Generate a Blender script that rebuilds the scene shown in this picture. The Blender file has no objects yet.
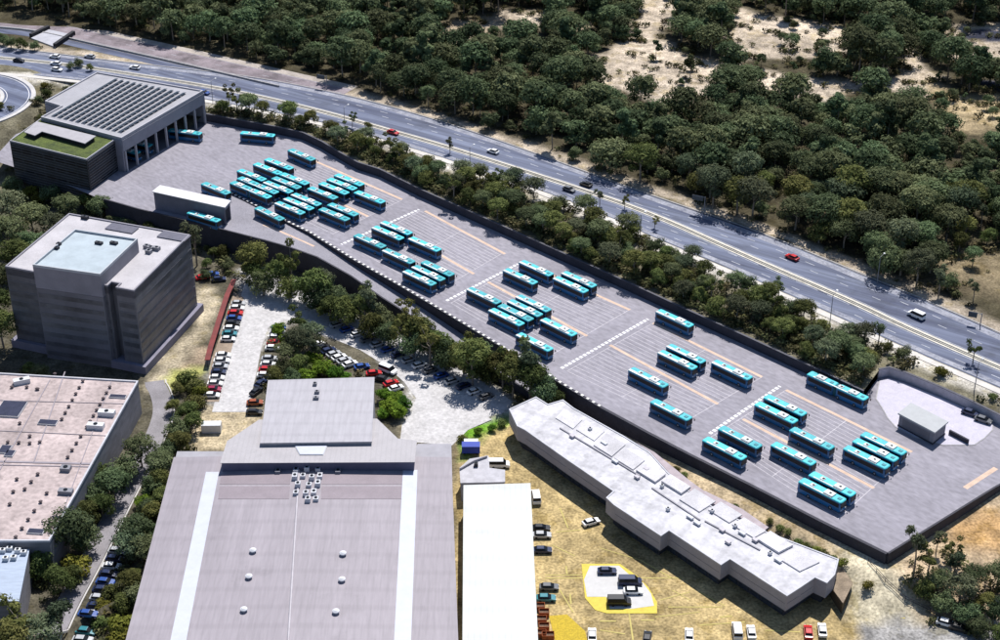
import bpy, math, random
import numpy as np
from mathutils import Vector, geometry
random.seed(7); rng = np.random.default_rng(7)
scene = bpy.context.scene
COL = scene.collection
R = math.radians
# ------------------------------------------------------------------ camera
F, PITCH, CH = 1640.0, R(30.0), 231.0
CP, SP = math.cos(PITCH), math.sin(PITCH)
cam = bpy.data.cameras.new('camera'); co = bpy.data.objects.new('camera', cam); COL.objects.link(co)
cam.sensor_fit = 'HORIZONTAL'; cam.sensor_width = 36; cam.lens = 36 * F / 1000
cam.clip_start = 1; cam.clip_end = 9000
co.location = (0, 0, CH); co.rotation_euler = (R(90) - PITCH, 0, 0)
scene.camera = co

def G(px, py, z=0.0):
    """where the sight line of a photo point meets the level z"""
    a, b = (px - 500) / F, (320 - py) / F
    dx, dy, dz = a, CP + b * SP, -SP + b * CP
    t = (z - CH) / dz
    return Vector((t * dx, t * dy, z))
def GG(pts, z=0.0): return [G(p[0], p[1], p[2] if len(p) > 2 else z) for p in pts]
def P(v):
    y, z = v[1], v[2] - CH
    d = y * CP - z * SP; u = y * SP + z * CP
    return (500 + F * v[0] / d, 320 - F * u / d)
def ang(p, q, z=0.0):
    d = G(*q, z) - G(*p, z); return math.atan2(d.y, d.x)
# ------------------------------------------------------------------ light
SUN_EL, SUN_AZ = R(58), R(75)          # azimuth as a math angle in the xy plane, towards the sun
w = bpy.data.worlds.new('World'); scene.world = w; w.use_nodes = True
nt = w.node_tree; bg = nt.nodes['Background']
sky = nt.nodes.new('ShaderNodeTexSky'); sky.sky_type = 'NISHITA'; sky.sun_disc = False
sky.sun_elevation = SUN_EL; sky.sun_rotation = R(90) - SUN_AZ
sky.air_density = 1.0; sky.dust_density = 0.6; sky.ozone_density = 4.0
nt.links.new(sky.outputs[0], bg.inputs[0]); bg.inputs[1].default_value = 0.085
sl = bpy.data.lights.new('sun', 'SUN'); sl.energy = 4.8; sl.angle = R(0.5); sl.color = (1, 0.965, 0.92)
so = bpy.data.objects.new('sun', sl); COL.objects.link(so)
sd = Vector((math.cos(SUN_AZ) * math.cos(SUN_EL), math.sin(SUN_AZ) * math.cos(SUN_EL), math.sin(SUN_EL)))
so.rotation_euler = sd.to_track_quat('Z', 'Y').to_euler(); so.location = sd * 600
vs = scene.view_settings
vs.view_transform = 'Standard'; vs.look = 'None'; vs.exposure = 0.3; vs.gamma = 1
scene.cycles.max_bounces = 5; scene.cycles.diffuse_bounces = 3; scene.cycles.use_denoising = True
# ------------------------------------------------------------------ materials
MC = {}
def mat(name, col, rough=0.85, var=0.15, scale=0.3, col2=None, fine=0.0, fscale=3.0, metal=0.0, rnd=0.0, stretch=None, spec=0.3, ribs=None, dirt=None):
    """plain surface: base colour broken by coarse noise and fine grain"""
    if name in MC: return MC[name]
    m = bpy.data.materials.new(name); m.use_nodes = True; MC[name] = m
    n, l = m.node_tree.nodes, m.node_tree.links
    b = n['Principled BSDF']; b.inputs['Roughness'].default_value = rough; b.inputs['Metallic'].default_value = metal
    b.inputs['Specular IOR Level'].default_value = spec
    tc = n.new('ShaderNodeTexCoord'); src = tc.outputs['Object']
    if stretch:
        mp = n.new('ShaderNodeMapping'); mp.inputs['Scale'].default_value = stretch[:3]
        if len(stretch) > 3: mp.inputs['Rotation'].default_value = (0, 0, stretch[3])
        mp.vector_type = 'TEXTURE' if len(stretch) > 3 else 'POINT'
        l.new(src, mp.inputs[0]); src = mp.outputs[0]
    nz = n.new('ShaderNodeTexNoise'); nz.inputs['Scale'].default_value = scale; nz.inputs['Detail'].default_value = 5
    nz.inputs['Roughness'].default_value = 0.65
    l.new(src, nz.inputs['Vector'])
    cr = n.new('ShaderNodeValToRGB'); l.new(nz.outputs[0], cr.inputs[0])
    c2 = col2 or tuple(c * (1 - var) for c in col)
    cr.color_ramp.elements[0].position = 0.33; cr.color_ramp.elements[1].position = 0.67
    cr.color_ramp.elements[0].color = (*c2, 1)
    cr.color_ramp.elements[1].color = (*[min(1, c * (1 + var * 0.5)) for c in col], 1) if not col2 else (*col, 1)
    out = cr.outputs[0]
    if fine:
        n2 = n.new('ShaderNodeTexNoise'); n2.inputs['Scale'].default_value = fscale; n2.inputs['Detail'].default_value = 3
        l.new(src, n2.inputs['Vector'])
        mr = n.new('ShaderNodeMapRange'); l.new(n2.outputs[0], mr.inputs[0])
        mr.inputs[1].default_value = 0.3; mr.inputs[2].default_value = 0.7
        mr.inputs[3].default_value = 1 - fine; mr.inputs[4].default_value = 1 + fine
        mx = n.new('ShaderNodeVectorMath'); mx.operation = 'SCALE'
        l.new(out, mx.inputs[0]); l.new(mr.outputs[0], mx.inputs['Scale']); out = mx.outputs[0]
    if ribs:                     # (period m, angle, strength): standing seams of sheet metal
        for per, an_, st_ in ribs:
            mp2 = n.new('ShaderNodeMapping'); mp2.inputs['Rotation'].default_value = (0, 0, an_); l.new(tc.outputs['Object'], mp2.inputs[0])
            wv = n.new('ShaderNodeTexWave'); wv.bands_direction = 'X'; wv.inputs['Scale'].default_value = 0.314 / per; wv.inputs['Distortion'].default_value = .15; l.new(mp2.outputs[0], wv.inputs['Vector'])
            mr = n.new('ShaderNodeMapRange'); l.new(wv.outputs['Fac'], mr.inputs[0]); mr.inputs[1].default_value = .0; mr.inputs[2].default_value = .3; mr.inputs[3].default_value = 1 - st_; mr.inputs[4].default_value = 1
            mx = n.new('ShaderNodeVectorMath'); mx.operation = 'SCALE'; l.new(out, mx.inputs[0]); l.new(mr.outputs[0], mx.inputs['Scale']); out = mx.outputs[0]
    if dirt:                     # (scale, strength, threshold): blotches of grime
        nd = n.new('ShaderNodeTexNoise'); nd.inputs['Scale'].default_value = dirt[0]; nd.inputs['Detail'].default_value = 7; nd.inputs['Roughness'].default_value = .7; l.new(tc.outputs['Object'], nd.inputs['Vector'])
        mr = n.new('ShaderNodeMapRange'); l.new(nd.outputs[0], mr.inputs[0]); mr.inputs[1].default_value = dirt[2]; mr.inputs[2].default_value = dirt[2] + .12; mr.inputs[3].default_value = 1; mr.inputs[4].default_value = 1 - dirt[1]
        mx = n.new('ShaderNodeVectorMath'); mx.operation = 'SCALE'; l.new(out, mx.inputs[0]); l.new(mr.outputs[0], mx.inputs['Scale']); out = mx.outputs[0]
    if rnd:
        oi = n.new('ShaderNodeObjectInfo'); mr = n.new('ShaderNodeMapRange'); l.new(oi.outputs['Random'], mr.inputs[0])
        mr.inputs[3].default_value = 1 - rnd; mr.inputs[4].default_value = 1 + rnd
        mx = n.new('ShaderNodeVectorMath'); mx.operation = 'SCALE'
        l.new(out, mx.inputs[0]); l.new(mr.outputs[0], mx.inputs['Scale']); out = mx.outputs[0]
    l.new(out, b.inputs['Base Color'])
    return m
def glass(name='dark_glass', col=(0.008, 0.010, 0.014), rough=0.3):
    return mat(name, col, rough, 0.3, 0.6, spec=0.22)

def foliage_mat(name, dark, light, attr=None):
    if name in MC: return MC[name]
    m = bpy.data.materials.new(name); m.use_nodes = True; MC[name] = m
    n, l = m.node_tree.nodes, m.node_tree.links
    b = n['Principled BSDF']; b.inputs['Roughness'].default_value = 0.8; b.inputs['Specular IOR Level'].default_value = 0.08
    tc = n.new('ShaderNodeTexCoord')
    nz = n.new('ShaderNodeTexNoise'); nz.inputs['Scale'].default_value = 0.45; nz.inputs['Detail'].default_value = 4
    l.new(tc.outputs['Object'], nz.inputs['Vector'])
    cr = n.new('ShaderNodeValToRGB'); l.new(nz.outputs[0], cr.inputs[0])
    cr.color_ramp.elements[0].position = 0.35; cr.color_ramp.elements[1].position = 0.68
    cr.color_ramp.elements[0].color = (*dark, 1); cr.color_ramp.elements[1].color = (*light, 1)
    if attr:
        at = n.new('ShaderNodeAttribute'); at.attribute_name = attr; rs = at.outputs['Fac']
    else:
        at = n.new('ShaderNodeObjectInfo'); rs = at.outputs['Random']
    hs = n.new('ShaderNodeHueSaturation'); l.new(cr.outputs[0], hs.inputs['Color'])
    mh = n.new('ShaderNodeMapRange'); l.new(rs, mh.inputs[0]); mh.inputs[3].default_value = 0.455; mh.inputs[4].default_value = 0.53
    l.new(mh.outputs[0], hs.inputs['Hue'])
    mm = n.new('ShaderNodeMath'); mm.operation = 'MULTIPLY'; mm.inputs[1].default_value = 7.31; l.new(rs, mm.inputs[0])
    fr = n.new('ShaderNodeMath'); fr.operation = 'FRACT'; l.new(mm.outputs[0], fr.inputs[0])
    mv = n.new('ShaderNodeMapRange'); l.new(fr.outputs[0], mv.inputs[0]); mv.inputs[3].default_value = 0.55; mv.inputs[4].default_value = 1.45
    l.new(mv.outputs[0], hs.inputs['Value'])
    l.new(hs.outputs[0], b.inputs['Base Color'])
    tr = n.new('ShaderNodeBsdfTranslucent'); l.new(hs.outputs[0], tr.inputs[0])
    mx = n.new('ShaderNodeMixShader'); mx.inputs[0].default_value = 0.28
    l.new(b.outputs[0], mx.inputs[1]); l.new(tr.outputs[0], mx.inputs[2])
    l.new(mx.outputs[0], n['Material Output'].inputs[0])
    return m
# ------------------------------------------------------------------ mesh helpers
class MB:
    """collects faces, then becomes ONE mesh object"""
    def __init__(s): s.v = []; s.f = []; s.m = []
    def poly(s, pts, mi=0):
        k = len(s.v); s.v += [tuple(p) for p in pts]; s.f.append(tuple(range(k, k + len(pts)))); s.m.append(mi)
    def prism(s, pts, z0, z1, mi=0, top=None):
        """pts: outline (any winding) as world xy; closed solid from z0 to z1"""
        pts = [(p[0], p[1]) for p in pts]
        a = sum(pts[i][0] * pts[(i + 1) % len(pts)][1] - pts[(i + 1) % len(pts)][0] * pts[i][1] for i in range(len(pts)))
        if a < 0: pts = pts[::-1]
        n = len(pts); k = len(s.v)
        s.v += [(x, y, z0) for x, y in pts] + [(x, y, z1) for x, y in pts]
        s.f.append(tuple(range(k + n - 1, k - 1, -1))); s.m.append(mi)
        s.f.append(tuple(range(k + n, k + 2 * n))); s.m.append(mi if top is None else top)
        for i in range(n):
            j = (i + 1) % n; s.f.append((k + i, k + j, k + n + j, k + n + i)); s.m.append(mi)
    def box(s, c, size, a=0.0, mi=0):
        """c: centre of the bottom face"""
        ca, sa = math.cos(a), math.sin(a); hx, hy = size[0] / 2, size[1] / 2
        s.prism([(c[0] + x * ca - y * sa, c[1] + x * sa + y * ca) for x, y in ((-hx, -hy), (hx, -hy), (hx, hy), (-hx, hy))], c[2], c[2] + size[2], mi)
    def tube(s, a, b, r0, r1, n=6, mi=0, cap=True):
        a, b = Vector(a), Vector(b); d = (b - a).normalized()
        e = d.orthogonal().normalized(); g = d.cross(e); k = len(s.v)
        for c, r in ((a, r0), (b, r1)):
            for i in range(n):
                t = 2 * math.pi * i / n; s.v.append(tuple(c + e * (r * math.cos(t)) + g * (r * math.sin(t))))
        for i in range(n):
            j = (i + 1) % n; s.f.append((k + i, k + j, k + n + j, k + n + i)); s.m.append(mi)
        if cap:
            s.f.append(tuple(range(k + n - 1, k - 1, -1))); s.f.append(tuple(range(k + n, k + 2 * n))); s.m += [mi, mi]
    def wall(s, line, th, z0, z1, mi=0):
        """upright wall along a world polyline; z0/z1 numbers or lists"""
        n = len(line); L = [Vector((p[0], p[1])) for p in line]
        z0 = z0 if isinstance(z0, (list, tuple)) else [z0] * n; z1 = z1 if isinstance(z1, (list, tuple)) else [z1] * n
        lft = []; rgt = []
        for i in range(n):
            d = (L[min(i + 1, n - 1)] - L[max(i - 1, 0)]).normalized(); nn = Vector((-d.y, d.x)) * th / 2
            lft.append(L[i] + nn); rgt.append(L[i] - nn)
        k = len(s.v)
        for i in range(n):
            s.v += [(rgt[i].x, rgt[i].y, z0[i]), (lft[i].x, lft[i].y, z0[i]), (lft[i].x, lft[i].y, z1[i]), (rgt[i].x, rgt[i].y, z1[i])]
        for i in range(n - 1):
            a = k + 4 * i; b = a + 4
            for q in range(4):
                r_ = (q + 1) % 4; s.f.append((a + q, a + r_, b + r_, b + q)); s.m.append(mi)
        s.f.append((k + 3, k + 2, k + 1, k)); e = k + 4 * (n - 1); s.f.append((e, e + 1, e + 2, e + 3)); s.m += [mi, mi]
    def ribbon(s, line, wd, dz=0.0, mi=0):
        n = len(line); L = [Vector(p) for p in line]; k = len(s.v)
        for i in range(n):
            d = (L[min(i + 1, n - 1)] - L[max(i - 1, 0)]); d.z = 0; d.normalize()
            nn = Vector((-d.y, d.x, 0)) * wd / 2; up = Vector((0, 0, dz))
            s.v += [tuple(L[i] + nn + up), tuple(L[i] - nn + up)]
        for i in range(n - 1):
            a = k + 2 * i; s.f.append((a, a + 1, a + 3, a + 2)); s.m.append(mi)
    def build(s, name, mats, parent=None, loc=(0, 0, 0), smooth=False):
        me = bpy.data.meshes.new(name)
        o = Vector(loc)
        me.from_pydata([(x - o.x, y - o.y, z - o.z) for x, y, z in s.v], [], s.f)
        mats = mats if isinstance(mats, (list, tuple)) else [mats]
        for m_ in mats: me.materials.append(m_)
        if len(mats) > 1: me.polygons.foreach_set('material_index', s.m)
        if smooth: me.polygons.foreach_set('use_smooth', [True] * len(s.f))
        me.update()
        ob = bpy.data.objects.new(name, me); COL.objects.link(ob)
        if parent is not None: ob.parent = parent
        else: ob.location = o
        return ob
def tag(o, label=None, cat=None, group=None, kind=None):
    if label: o['label'] = label
    if cat: o['category'] = cat
    if group: o['group'] = group
    if kind: o['kind'] = kind
    return o
def thing(name, label, cat, loc=(0, 0, 0), group=None, rz=0.0):
    o = bpy.data.objects.new(name, None); COL.objects.link(o); o.location = loc; o.rotation_euler = (0, 0, rz)
    o.empty_display_size = 0.5
    return tag(o, label, cat, group)
def part(name, mb, m, t, smooth=False, world=True):
    return mb.build(name, m, t, tuple(t.location) if world else (0, 0, 0), smooth)
def struct(name, mb, m): return tag(mb.build(name, m), kind='structure')
def copy_tree(o, parent=None):
    c = o.copy(); COL.objects.link(c); c.parent = parent
    for ch in list(o.children): copy_tree(ch, c)
    return c
ORD = 'first second third fourth fifth sixth seventh eighth ninth tenth eleventh twelfth thirteenth fourteenth fifteenth sixteenth seventeenth eighteenth nineteenth'.split()
TENS = {20: 'twenty', 30: 'thirty', 40: 'forty', 50: 'fifty', 60: 'sixty', 70: 'seventy', 80: 'eighty', 90: 'ninety', 100: 'hundred'}
def ordw(n):
    if n < 20: return ORD[n - 1]
    if n >= 100:
        return 'hundredth' if n == 100 else 'hundred-and-' + ordw(n - 100)
    t, u = n // 10 * 10, n % 10
    return (TENS[t][:-1] + 'ieth') if u == 0 else TENS[t] + '-' + ORD[u - 1]

def densify(line, step):
    out = []
    for a, b in zip(line[:-1], line[1:]):
        a, b = Vector(a), Vector(b); k = max(1, int((b - a).length / step))
        out += [a.lerp(b, i / k) for i in range(k)]
    out.append(Vector(line[-1])); return out
def smooth_line(line, it=2):
    L = [Vector(p) for p in line]
    for _ in range(it):
        N = [L[0]]
        for a, b in zip(L[:-1], L[1:]): N += [a.lerp(b, .25), a.lerp(b, .75)]
        N.append(L[-1]); L = N
    return L
def offset(line, d):
    """shift a polyline to its left by d"""
    L = [Vector(p) for p in line]; out = []
    for i in range(len(L)):
        t = L[min(i + 1, len(L) - 1)] - L[max(i - 1, 0)]; t.z = 0; t.normalize()
        out.append(L[i] + Vector((-t.y, t.x, 0)) * d)
    return out
def seg_dist(px, py, line):
    """numpy distance and side sign of points to a polyline"""
    best = np.full(px.shape, 1e9); tx = np.zeros(px.shape)
    for a, b in zip(line[:-1], line[1:]):
        dx, dy = b[0] - a[0], b[1] - a[1]; L2 = dx * dx + dy * dy + 1e-9
        t = np.clip(((px - a[0]) * dx + (py - a[1]) * dy) / L2, 0, 1)
        d = np.hypot(px - a[0] - t * dx, py - a[1] - t * dy)
        best = np.minimum(best, d)
    return best
def inside(px, py, poly):
    r_ = np.zeros(px.shape, bool); n = len(poly)
    for i in range(n):
        x1, y1 = poly[i][0], poly[i][1]; x2, y2 = poly[(i + 1) % n][0], poly[(i + 1) % n][1]
        c = ((y1 > py) != (y2 > py)) & (px < (x2 - x1) * (py - y1) / (y2 - y1 + 1e-12) + x1)
        r_ ^= c
    return r_
def sstep(a, b, x):
    t = np.clip((x - a) / (b - a), 0, 1); return t * t * (3 - 2 * t)
# ------------------------------------------------------------------ depot outline
FAR = GG([(205, 121), (240, 127.5), (276, 134), (303, 140), (322, 149), (340, 160), (358, 170), (380, 177), (420, 197), (500, 233), (564, 262), (628, 291), (690, 320),
          (747, 346), (803, 372), (862, 400)], 0)
ISLE = GG([(878, 378), (888, 376), (904, 381), (940, 396), (964, 407), (1004, 427), (1060, 453)], 0)
RIGHT = GG([(1060, 451), (992, 489), (887, 554)], 0)
NEAR = GG([(887, 554), (820, 521), (750, 485), (690, 455), (650, 434), (600, 407), (560, 383), (545, 373), (500, 346), (442, 311), (400, 286), (352, 259), (310, 233), (283, 220), (262, 209), (240, 198), (228, 192)], 0)
# ramp rows: inner point (on the deck edge) and outer point
RZ = [0, -.15, -.4, -.8, -1.5, -2.4, -3.0, -4.0, -4.6]
r_in = GG([(228, 192), (262, 209), (283, 220), (310, 233), (352, 259), (400, 286), (442, 311), (500, 346), (545, 373)], 0)
r_out = GG([(222, 231, 0), (265, 242, -.15), (290, 249, -.4), (318, 259, -.8), (352, 278, -1.5)], 0)
r_out += [r_in[i] + Vector((-.737, -.676, 0)) * w_ for i, w_ in ((5, 6.2), (6, 5.8), (7, 5.4), (8, 5.0))]
for i, z in enumerate(RZ): r_out[i].z = z
LEFT = GG([(222, 231), (178, 220), (140, 211), (105, 201)], 0)
HALLBACK = GG([(60, 182), (-8, 160), (40, 108), (96, 82)], 0)
# outer footprint of everything that is built up (deck + ramp)
NEAR_D = [v.copy() for v in NEAR[:8]]
FOOT = FAR + ISLE + RIGHT + NEAR_D[1:] + list(reversed(r_out)) + LEFT[1:] + GG([(128, 172), (160, 148), (206, 121)], 0)[0:2]
nearline = RIGHT[1:] + NEAR_D[1:] + list(reversed(r_out)) + LEFT[1:]
# ------------------------------------------------------------------ terrain height
farline = [FAR[0] + Vector((-400, 330, 0))] + FAR + ISLE + [ISLE[-1] + Vector((500, -400, 0))]
farline = [Vector((-700, 720, 0)), G(-40, 75)] + [G(100, 84)] + FAR + ISLE + [Vector((700, -150, 0))]
nl_ext = RIGHT[:1] + nearline[1:-1] + [LEFT[-1]] + [G(0, 176), Vector((-420, 560, 0))]
nl_ext = [Vector((700, -160, 0)) + Vector((0, -30, 0)), G(1080, 500)] + [RIGHT[2]] + NEAR_D[1:] + list(reversed(r_out)) + LEFT[1:] + [G(93, 200), G(-20, 180), Vector((-500, 560, 0))]
def inter(line, x):
    pass
XS = [-400, -60, -16, 11, 26, 39, 52, 120, 700]; YS = [-7, -7, -7, -5.6, -4.6, -3.2, -2.6, -2.6, -2.6]
def wob(x, y, s, seed=0):
    return (np.sin(x / s + seed) * np.cos(y / s * 1.13 - seed * 1.7) + 0.5 * np.sin(x / s * 2.3 + y / s * 1.9 + seed * 3)) / 1.5
FARX = np.array([v.x for v in farline]); FARY = np.array([v.y for v in farline])
NEX = np.array([v.x for v in nl_ext]); NEY = np.array([v.y for v in nl_ext])
def side(px, py, line):
    """True where the point lies on the right-hand side of the nearest segment"""
    best = np.full(px.shape, 1e9); sg = np.zeros(px.shape)
    for a, b in zip(line[:-1], line[1:]):
        dx, dy = b[0] - a[0], b[1] - a[1]; L2 = dx * dx + dy * dy + 1e-9
        t = np.clip(((px - a[0]) * dx + (py - a[1]) * dy) / L2, 0, 1)
        ex, ey = px - a[0] - t * dx, py - a[1] - t * dy; d = np.hypot(ex, ey)
        c = dx * (py - a[1]) - dy * (px - a[0])
        u = d < best - 1e-6
        sg = np.where(u, c, sg); best = np.where(u, d, best)
    return best, sg
def height(x, y):
    x = np.asarray(x, float); y = np.asarray(y, float)
    df, sf = side(x, y, farline)          # farline runs left->right: sg>0 is beyond
    dn, sn = side(x, y, nl_ext)           # nl_ext runs right->left: sg>0 is the near side
    prof = np.interp(x, XS, YS)
    zn = prof + (-7 - prof) * sstep(3, 17, dn)
    zf = 2.5 + sstep(45, 90, df) * (wob(x, y, 37) * 1.6 + wob(x, y, 13, 2) * .5)
    t = dn / (dn + df + 1e-6)
    zm = prof + (2.5 - prof) * t ** 1.5
    z = np.where(sn > 0, zn, np.where(sf > 0, zf, zm))
    q_ = G(-46, 101, 2.9); dq = np.hypot(x - q_.x, y - q_.y); z = z + (2.6 - z) * (1 - sstep(31, 44, dq))
    return z
# ------------------------------------------------------------------ roads (photo points -> ground)
HZ = 2.5
MED = smooth_line(GG([(-80, 52), (0, 58), (60, 64), (100, 69.5), (200, 85), (250, 94.5), (320, 111), (380, 128), (440, 145), (500, 163.5), (575, 187.5), (650, 213), (750, 258), (860, 305), (900, 325), (1000, 368), (1120, 420)], HZ))
HFAR = smooth_line(GG([(-80, 40), (0, 47), (100, 60), (180, 69), (250, 77), (320, 90), (380, 104), (470, 131), (560, 163), (650, 196), (750, 229), (850, 270), (937, 306), (1000, 334), (1120, 388)], HZ))
HNEAR = smooth_line(GG([(-80, 66), (0, 72), (60, 78), (110, 84), (200, 98), (250, 108), (320, 121), (400, 144), (506, 178), (600, 212), (650, 236), (750, 277), (832, 314), (900, 345), (1000, 388), (1120, 440)], HZ))
def strip_between(A, B, z, n=120):
    def res(L):
        d = [0]; 
        for a, b in zip(L[:-1], L[1:]): d.append(d[-1] + (b - a).length)
        out = []
        for k in range(n + 1):
            s_ = d[-1] * k / n; i = min(max(np.searchsorted(d, s_) - 1, 0), len(L) - 2)
            out.append(L[i].lerp(L[i + 1], (s_ - d[i]) / max(1e-6, d[i + 1] - d[i])))
        return out
    A, B = res(A), res(B); mb = MB()
    for i in range(n):
        mb.poly([(A[i].x, A[i].y, z), (B[i].x, B[i].y, z), (B[i + 1].x, B[i + 1].y, z), (A[i + 1].x, A[i + 1].y, z)])
    return mb, A, B
SLIP = smooth_line(GG([(-60, 20), (0, 22), (50, 27), (100, 39), (160, 52), (230, 68), (300, 84), (345, 94)], HZ))
ROADL = smooth_line(GG([(205, 262), (190, 300), (168, 352), (152, 381), (160, 392), (164, 410), (158, 430), (146, 455), (124, 495), (106, 530), (88, 566), (66, 605), (48, 645), (20, 700)], -7))
ring_c = G(-46, 101, 2.9)
# ------------------------------------------------------------------ ground sheet
forest_soil = (0.065, 0.056, 0.034); sand = (0.50, 0.42, 0.33)
zones = [   # (photo outline, level, colour, soft edge in metres)
    ([(-300, -60), (1300, -60), (1300, 300), (1000, 330), (560, 160), (250, 74), (0, 40), (-300, 30)], 2.5, forest_soil, 3),
    ([(500, 10), (545, 14), (540, 29), (500, 30)], 2.5, sand, 4),
    ([(430, 24), (505, 16), (520, 26), (470, 38), (430, 42)], 2.5, (0.30, 0.24, 0.17), 4),
    ([(430, 38), (470, 30), (478, 42), (440, 52)], 2.5, (0.2, 0.17, 0.12), 3),
    ([(572, 18), (588, 20), (588, 36), (574, 36)], 2.5, (0.34, 0.28, 0.2), 2),
    ([(640, -5), (692, -5), (690, 14), (668, 22), (656, 38), (684, 54), (728, 66), (712, 84), (700, 104), (650, 100), (600, 86), (586, 62), (612, 52), (632, 34), (638, 12)], 2.5, sand, 3),
    ([(735, 8), (760, 18), (815, 20), (856, 31), (850, 50), (812, 60), (752, 56), (734, 66), (722, 40)], 2.5, sand, 3),
    ([(750, 70), (800, 76), (862, 82), (890, 82), (905, 74), (902, 40), (912, 40), (928, 70), (942, 76), (926, 102), (888, 94), (868, 84), (826, 102), (758, 88)], 2.5, sand, 3),
    ([(944, 24), (1010, 24), (1010, 68), (975, 66), (952, 52), (942, 40)], 2.5, sand, 3),
    ([(925, 78), (960, 96), (1010, 96), (1010, 128), (958, 134), (940, 110)], 2.5, (0.42, 0.33, 0.2), 4),
    ([(925, 245), (1010, 255), (1010, 300), (960, 290)], 2.5, (0.2, 0.16, 0.1), 5),
    ([(958, 29), (1010, 30), (1010, 38), (962, 37)], 2.5, (.04, .045, .07), 1.5),
    ([(962, 56), (985, 56), (985, 61), (964, 61)], 2.5, (.45, .16, .05), 1.5),
    ([(978, 80), (1010, 80), (1010, 90), (980, 92)], 2.5, (.03, .035, .06), 1.5),
    # near side
    ([(452, 430), (465, 430), (466, 700), (452, 700)], -7, (0.03, 0.03, 0.03), .4),  # near-black ground holds the shade of the gap between hall and shed
    ([(-300, 185), (105, 203), (222, 233), (350, 281), (545, 395), (545, 700), (-300, 700)], -7, (0.10, 0.09, 0.065), 3),
    ([(262, 268), (330, 300), (420, 350), (520, 400), (512, 420), (470, 430), (455, 441), (398, 441), (395, 425), (412, 392), (372, 352), (335, 338), (300, 322), (284, 322), (262, 352), (246, 400), (240, 441), (205, 441), (212, 372), (236, 300), (240, 272)], -7, (0.40, 0.385, 0.37), .6),
    ([(400, 425), (430, 412), (432, 441), (396, 441)], -7, (0.34, 0.29, 0.19), 2),
    ([(196, 285), (214, 285), (222, 300), (200, 345), (165, 380), (142, 400), (148, 372), (190, 335)], -7, (0.42, 0.36, 0.26), 1),
    ([(200, 345), (215, 345), (210, 366), (190, 372), (165, 385)], -7, (0.36, 0.28, 0.2), 1),
    ([(160, 372), (205, 366), (208, 378), (165, 392)], -7, (0.40, 0.40, 0.14), 1),
    ([(200, 405), (258, 400), (262, 445), (190, 455), (184, 430)], -7, (0.40, 0.33, 0.22), 2),
    ([(455, 430), (505, 418), (560, 440), (620, 520), (880, 600), (1100, 640), (1100, 720), (455, 720)], -7, (0.40, 0.305, 0.15), 2),
    ([(458, 428), (470, 424), (508, 414), (510, 424), (470, 442), (458, 470)], -7, (0.14, 0.30, 0.03), .8),
    ([(545, 395), (600, 423), (700, 468), (800, 520), (888, 566), (880, 590), (790, 545), (690, 500), (600, 440), (540, 400)], -5, (0.42, 0.33, 0.21), 1),
    ([(838, 560), (870, 556), (900, 578), (945, 605), (960, 625), (860, 625), (842, 600)], -6, (0.52, 0.46, 0.33), 2),
    ([(885, 566), (1000, 498), (1100, 440), (1100, 700), (960, 640), (905, 585)], -4, (0.47, 0.36, 0.24), 4),
    ([(945, 520), (1100, 505), (1100, 560), (950, 545)], -3, (0.48, 0.30, 0.14), 3),
    ([(858, 622), (1100, 625), (1100, 700), (858, 700)], -7, (0.30, 0.29, 0.28), 1),
]
step = 2.6
xs = np.arange(-235, 245, step); ys = np.arange(225, 800, step)
gx, gy = np.meshgrid(xs, ys); gx = gx.ravel(); gy = gy.ravel()
gx = gx + rng.uniform(-.5, .5, gx.shape); gy = gy + rng.uniform(-.5, .5, gy.shape)
foot_xy = [(v.x, v.y) for v in FOOT]
ring = [Vector((x, y, 0)) for x, y in foot_xy]
dr = seg_dist(gx, gy, foot_xy + foot_xy[:1])
keep = (~inside(gx, gy, foot_xy)) & (dr > 1.2) & (np.abs(gx) < 40 + gy * .36)
gx, gy = gx[keep], gy[keep]
cx_, cy_ = [], []
for X in np.linspace(-5000, 5000, 26):
    for Y in np.linspace(-600, 9000, 25):
        if (abs(X) > 300 or Y < 200 or Y > 900): cx_.append(X); cy_.append(Y)
allx = np.concatenate([np.array([p[0] for p in foot_xy]), gx, cx_]); ally = np.concatenate([np.array([p[1] for p in foot_xy]), gy, cy_])
nf = len(foot_xy)
pts2 = [Vector((float(a), float(b))) for a, b in zip(allx, ally)]
res = geometry.delaunay_2d_cdt(pts2, [(i, (i + 1) % nf) for i in range(nf)], [], 0, 1e-4)
tv = np.array([(p.x, p.y) for p in res[0]]); tf = np.array(res[2])
cen = tv[tf].mean(axis=1)
tf = tf[~inside(cen[:, 0], cen[:, 1], foot_xy)]
tz = height(tv[:, 0], tv[:, 1])
_d = seg_dist(tv[:, 0], tv[:, 1], foot_xy + foot_xy[:1])
tz = np.where((tv[:, 1] > 900) | (np.abs(tv[:, 0]) > 320), np.where(tz < 0, tz, 1.5), tz)
me = bpy.data.meshes.new('ground')
me.from_pydata(np.column_stack([tv, tz]).tolist(), [], tf.tolist())
colr = np.tile(np.array([0.16, 0.145, 0.10]), (len(tv), 1))
jx = tv[:, 0] + wob(tv[:, 0], tv[:, 1], 5, 1) * 1.5; jy = tv[:, 1] + wob(tv[:, 1], tv[:, 0], 5, 4) * 2.5
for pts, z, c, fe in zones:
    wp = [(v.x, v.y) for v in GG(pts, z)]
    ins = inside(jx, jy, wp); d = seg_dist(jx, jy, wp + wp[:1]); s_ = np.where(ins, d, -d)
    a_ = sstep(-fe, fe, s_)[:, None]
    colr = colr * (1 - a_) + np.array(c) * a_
dv = seg_dist(jx, jy, [(v.x, v.y) for v in HFAR]); df_, sf_ = side(jx, jy, [(v.x, v.y) for v in HFAR])
a_ = ((1 - sstep(4, 8, dv)) * (sf_ > 0))[:, None]; colr = colr * (1 - a_) + np.array((0.44, 0.37, 0.29)) * a_
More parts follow.
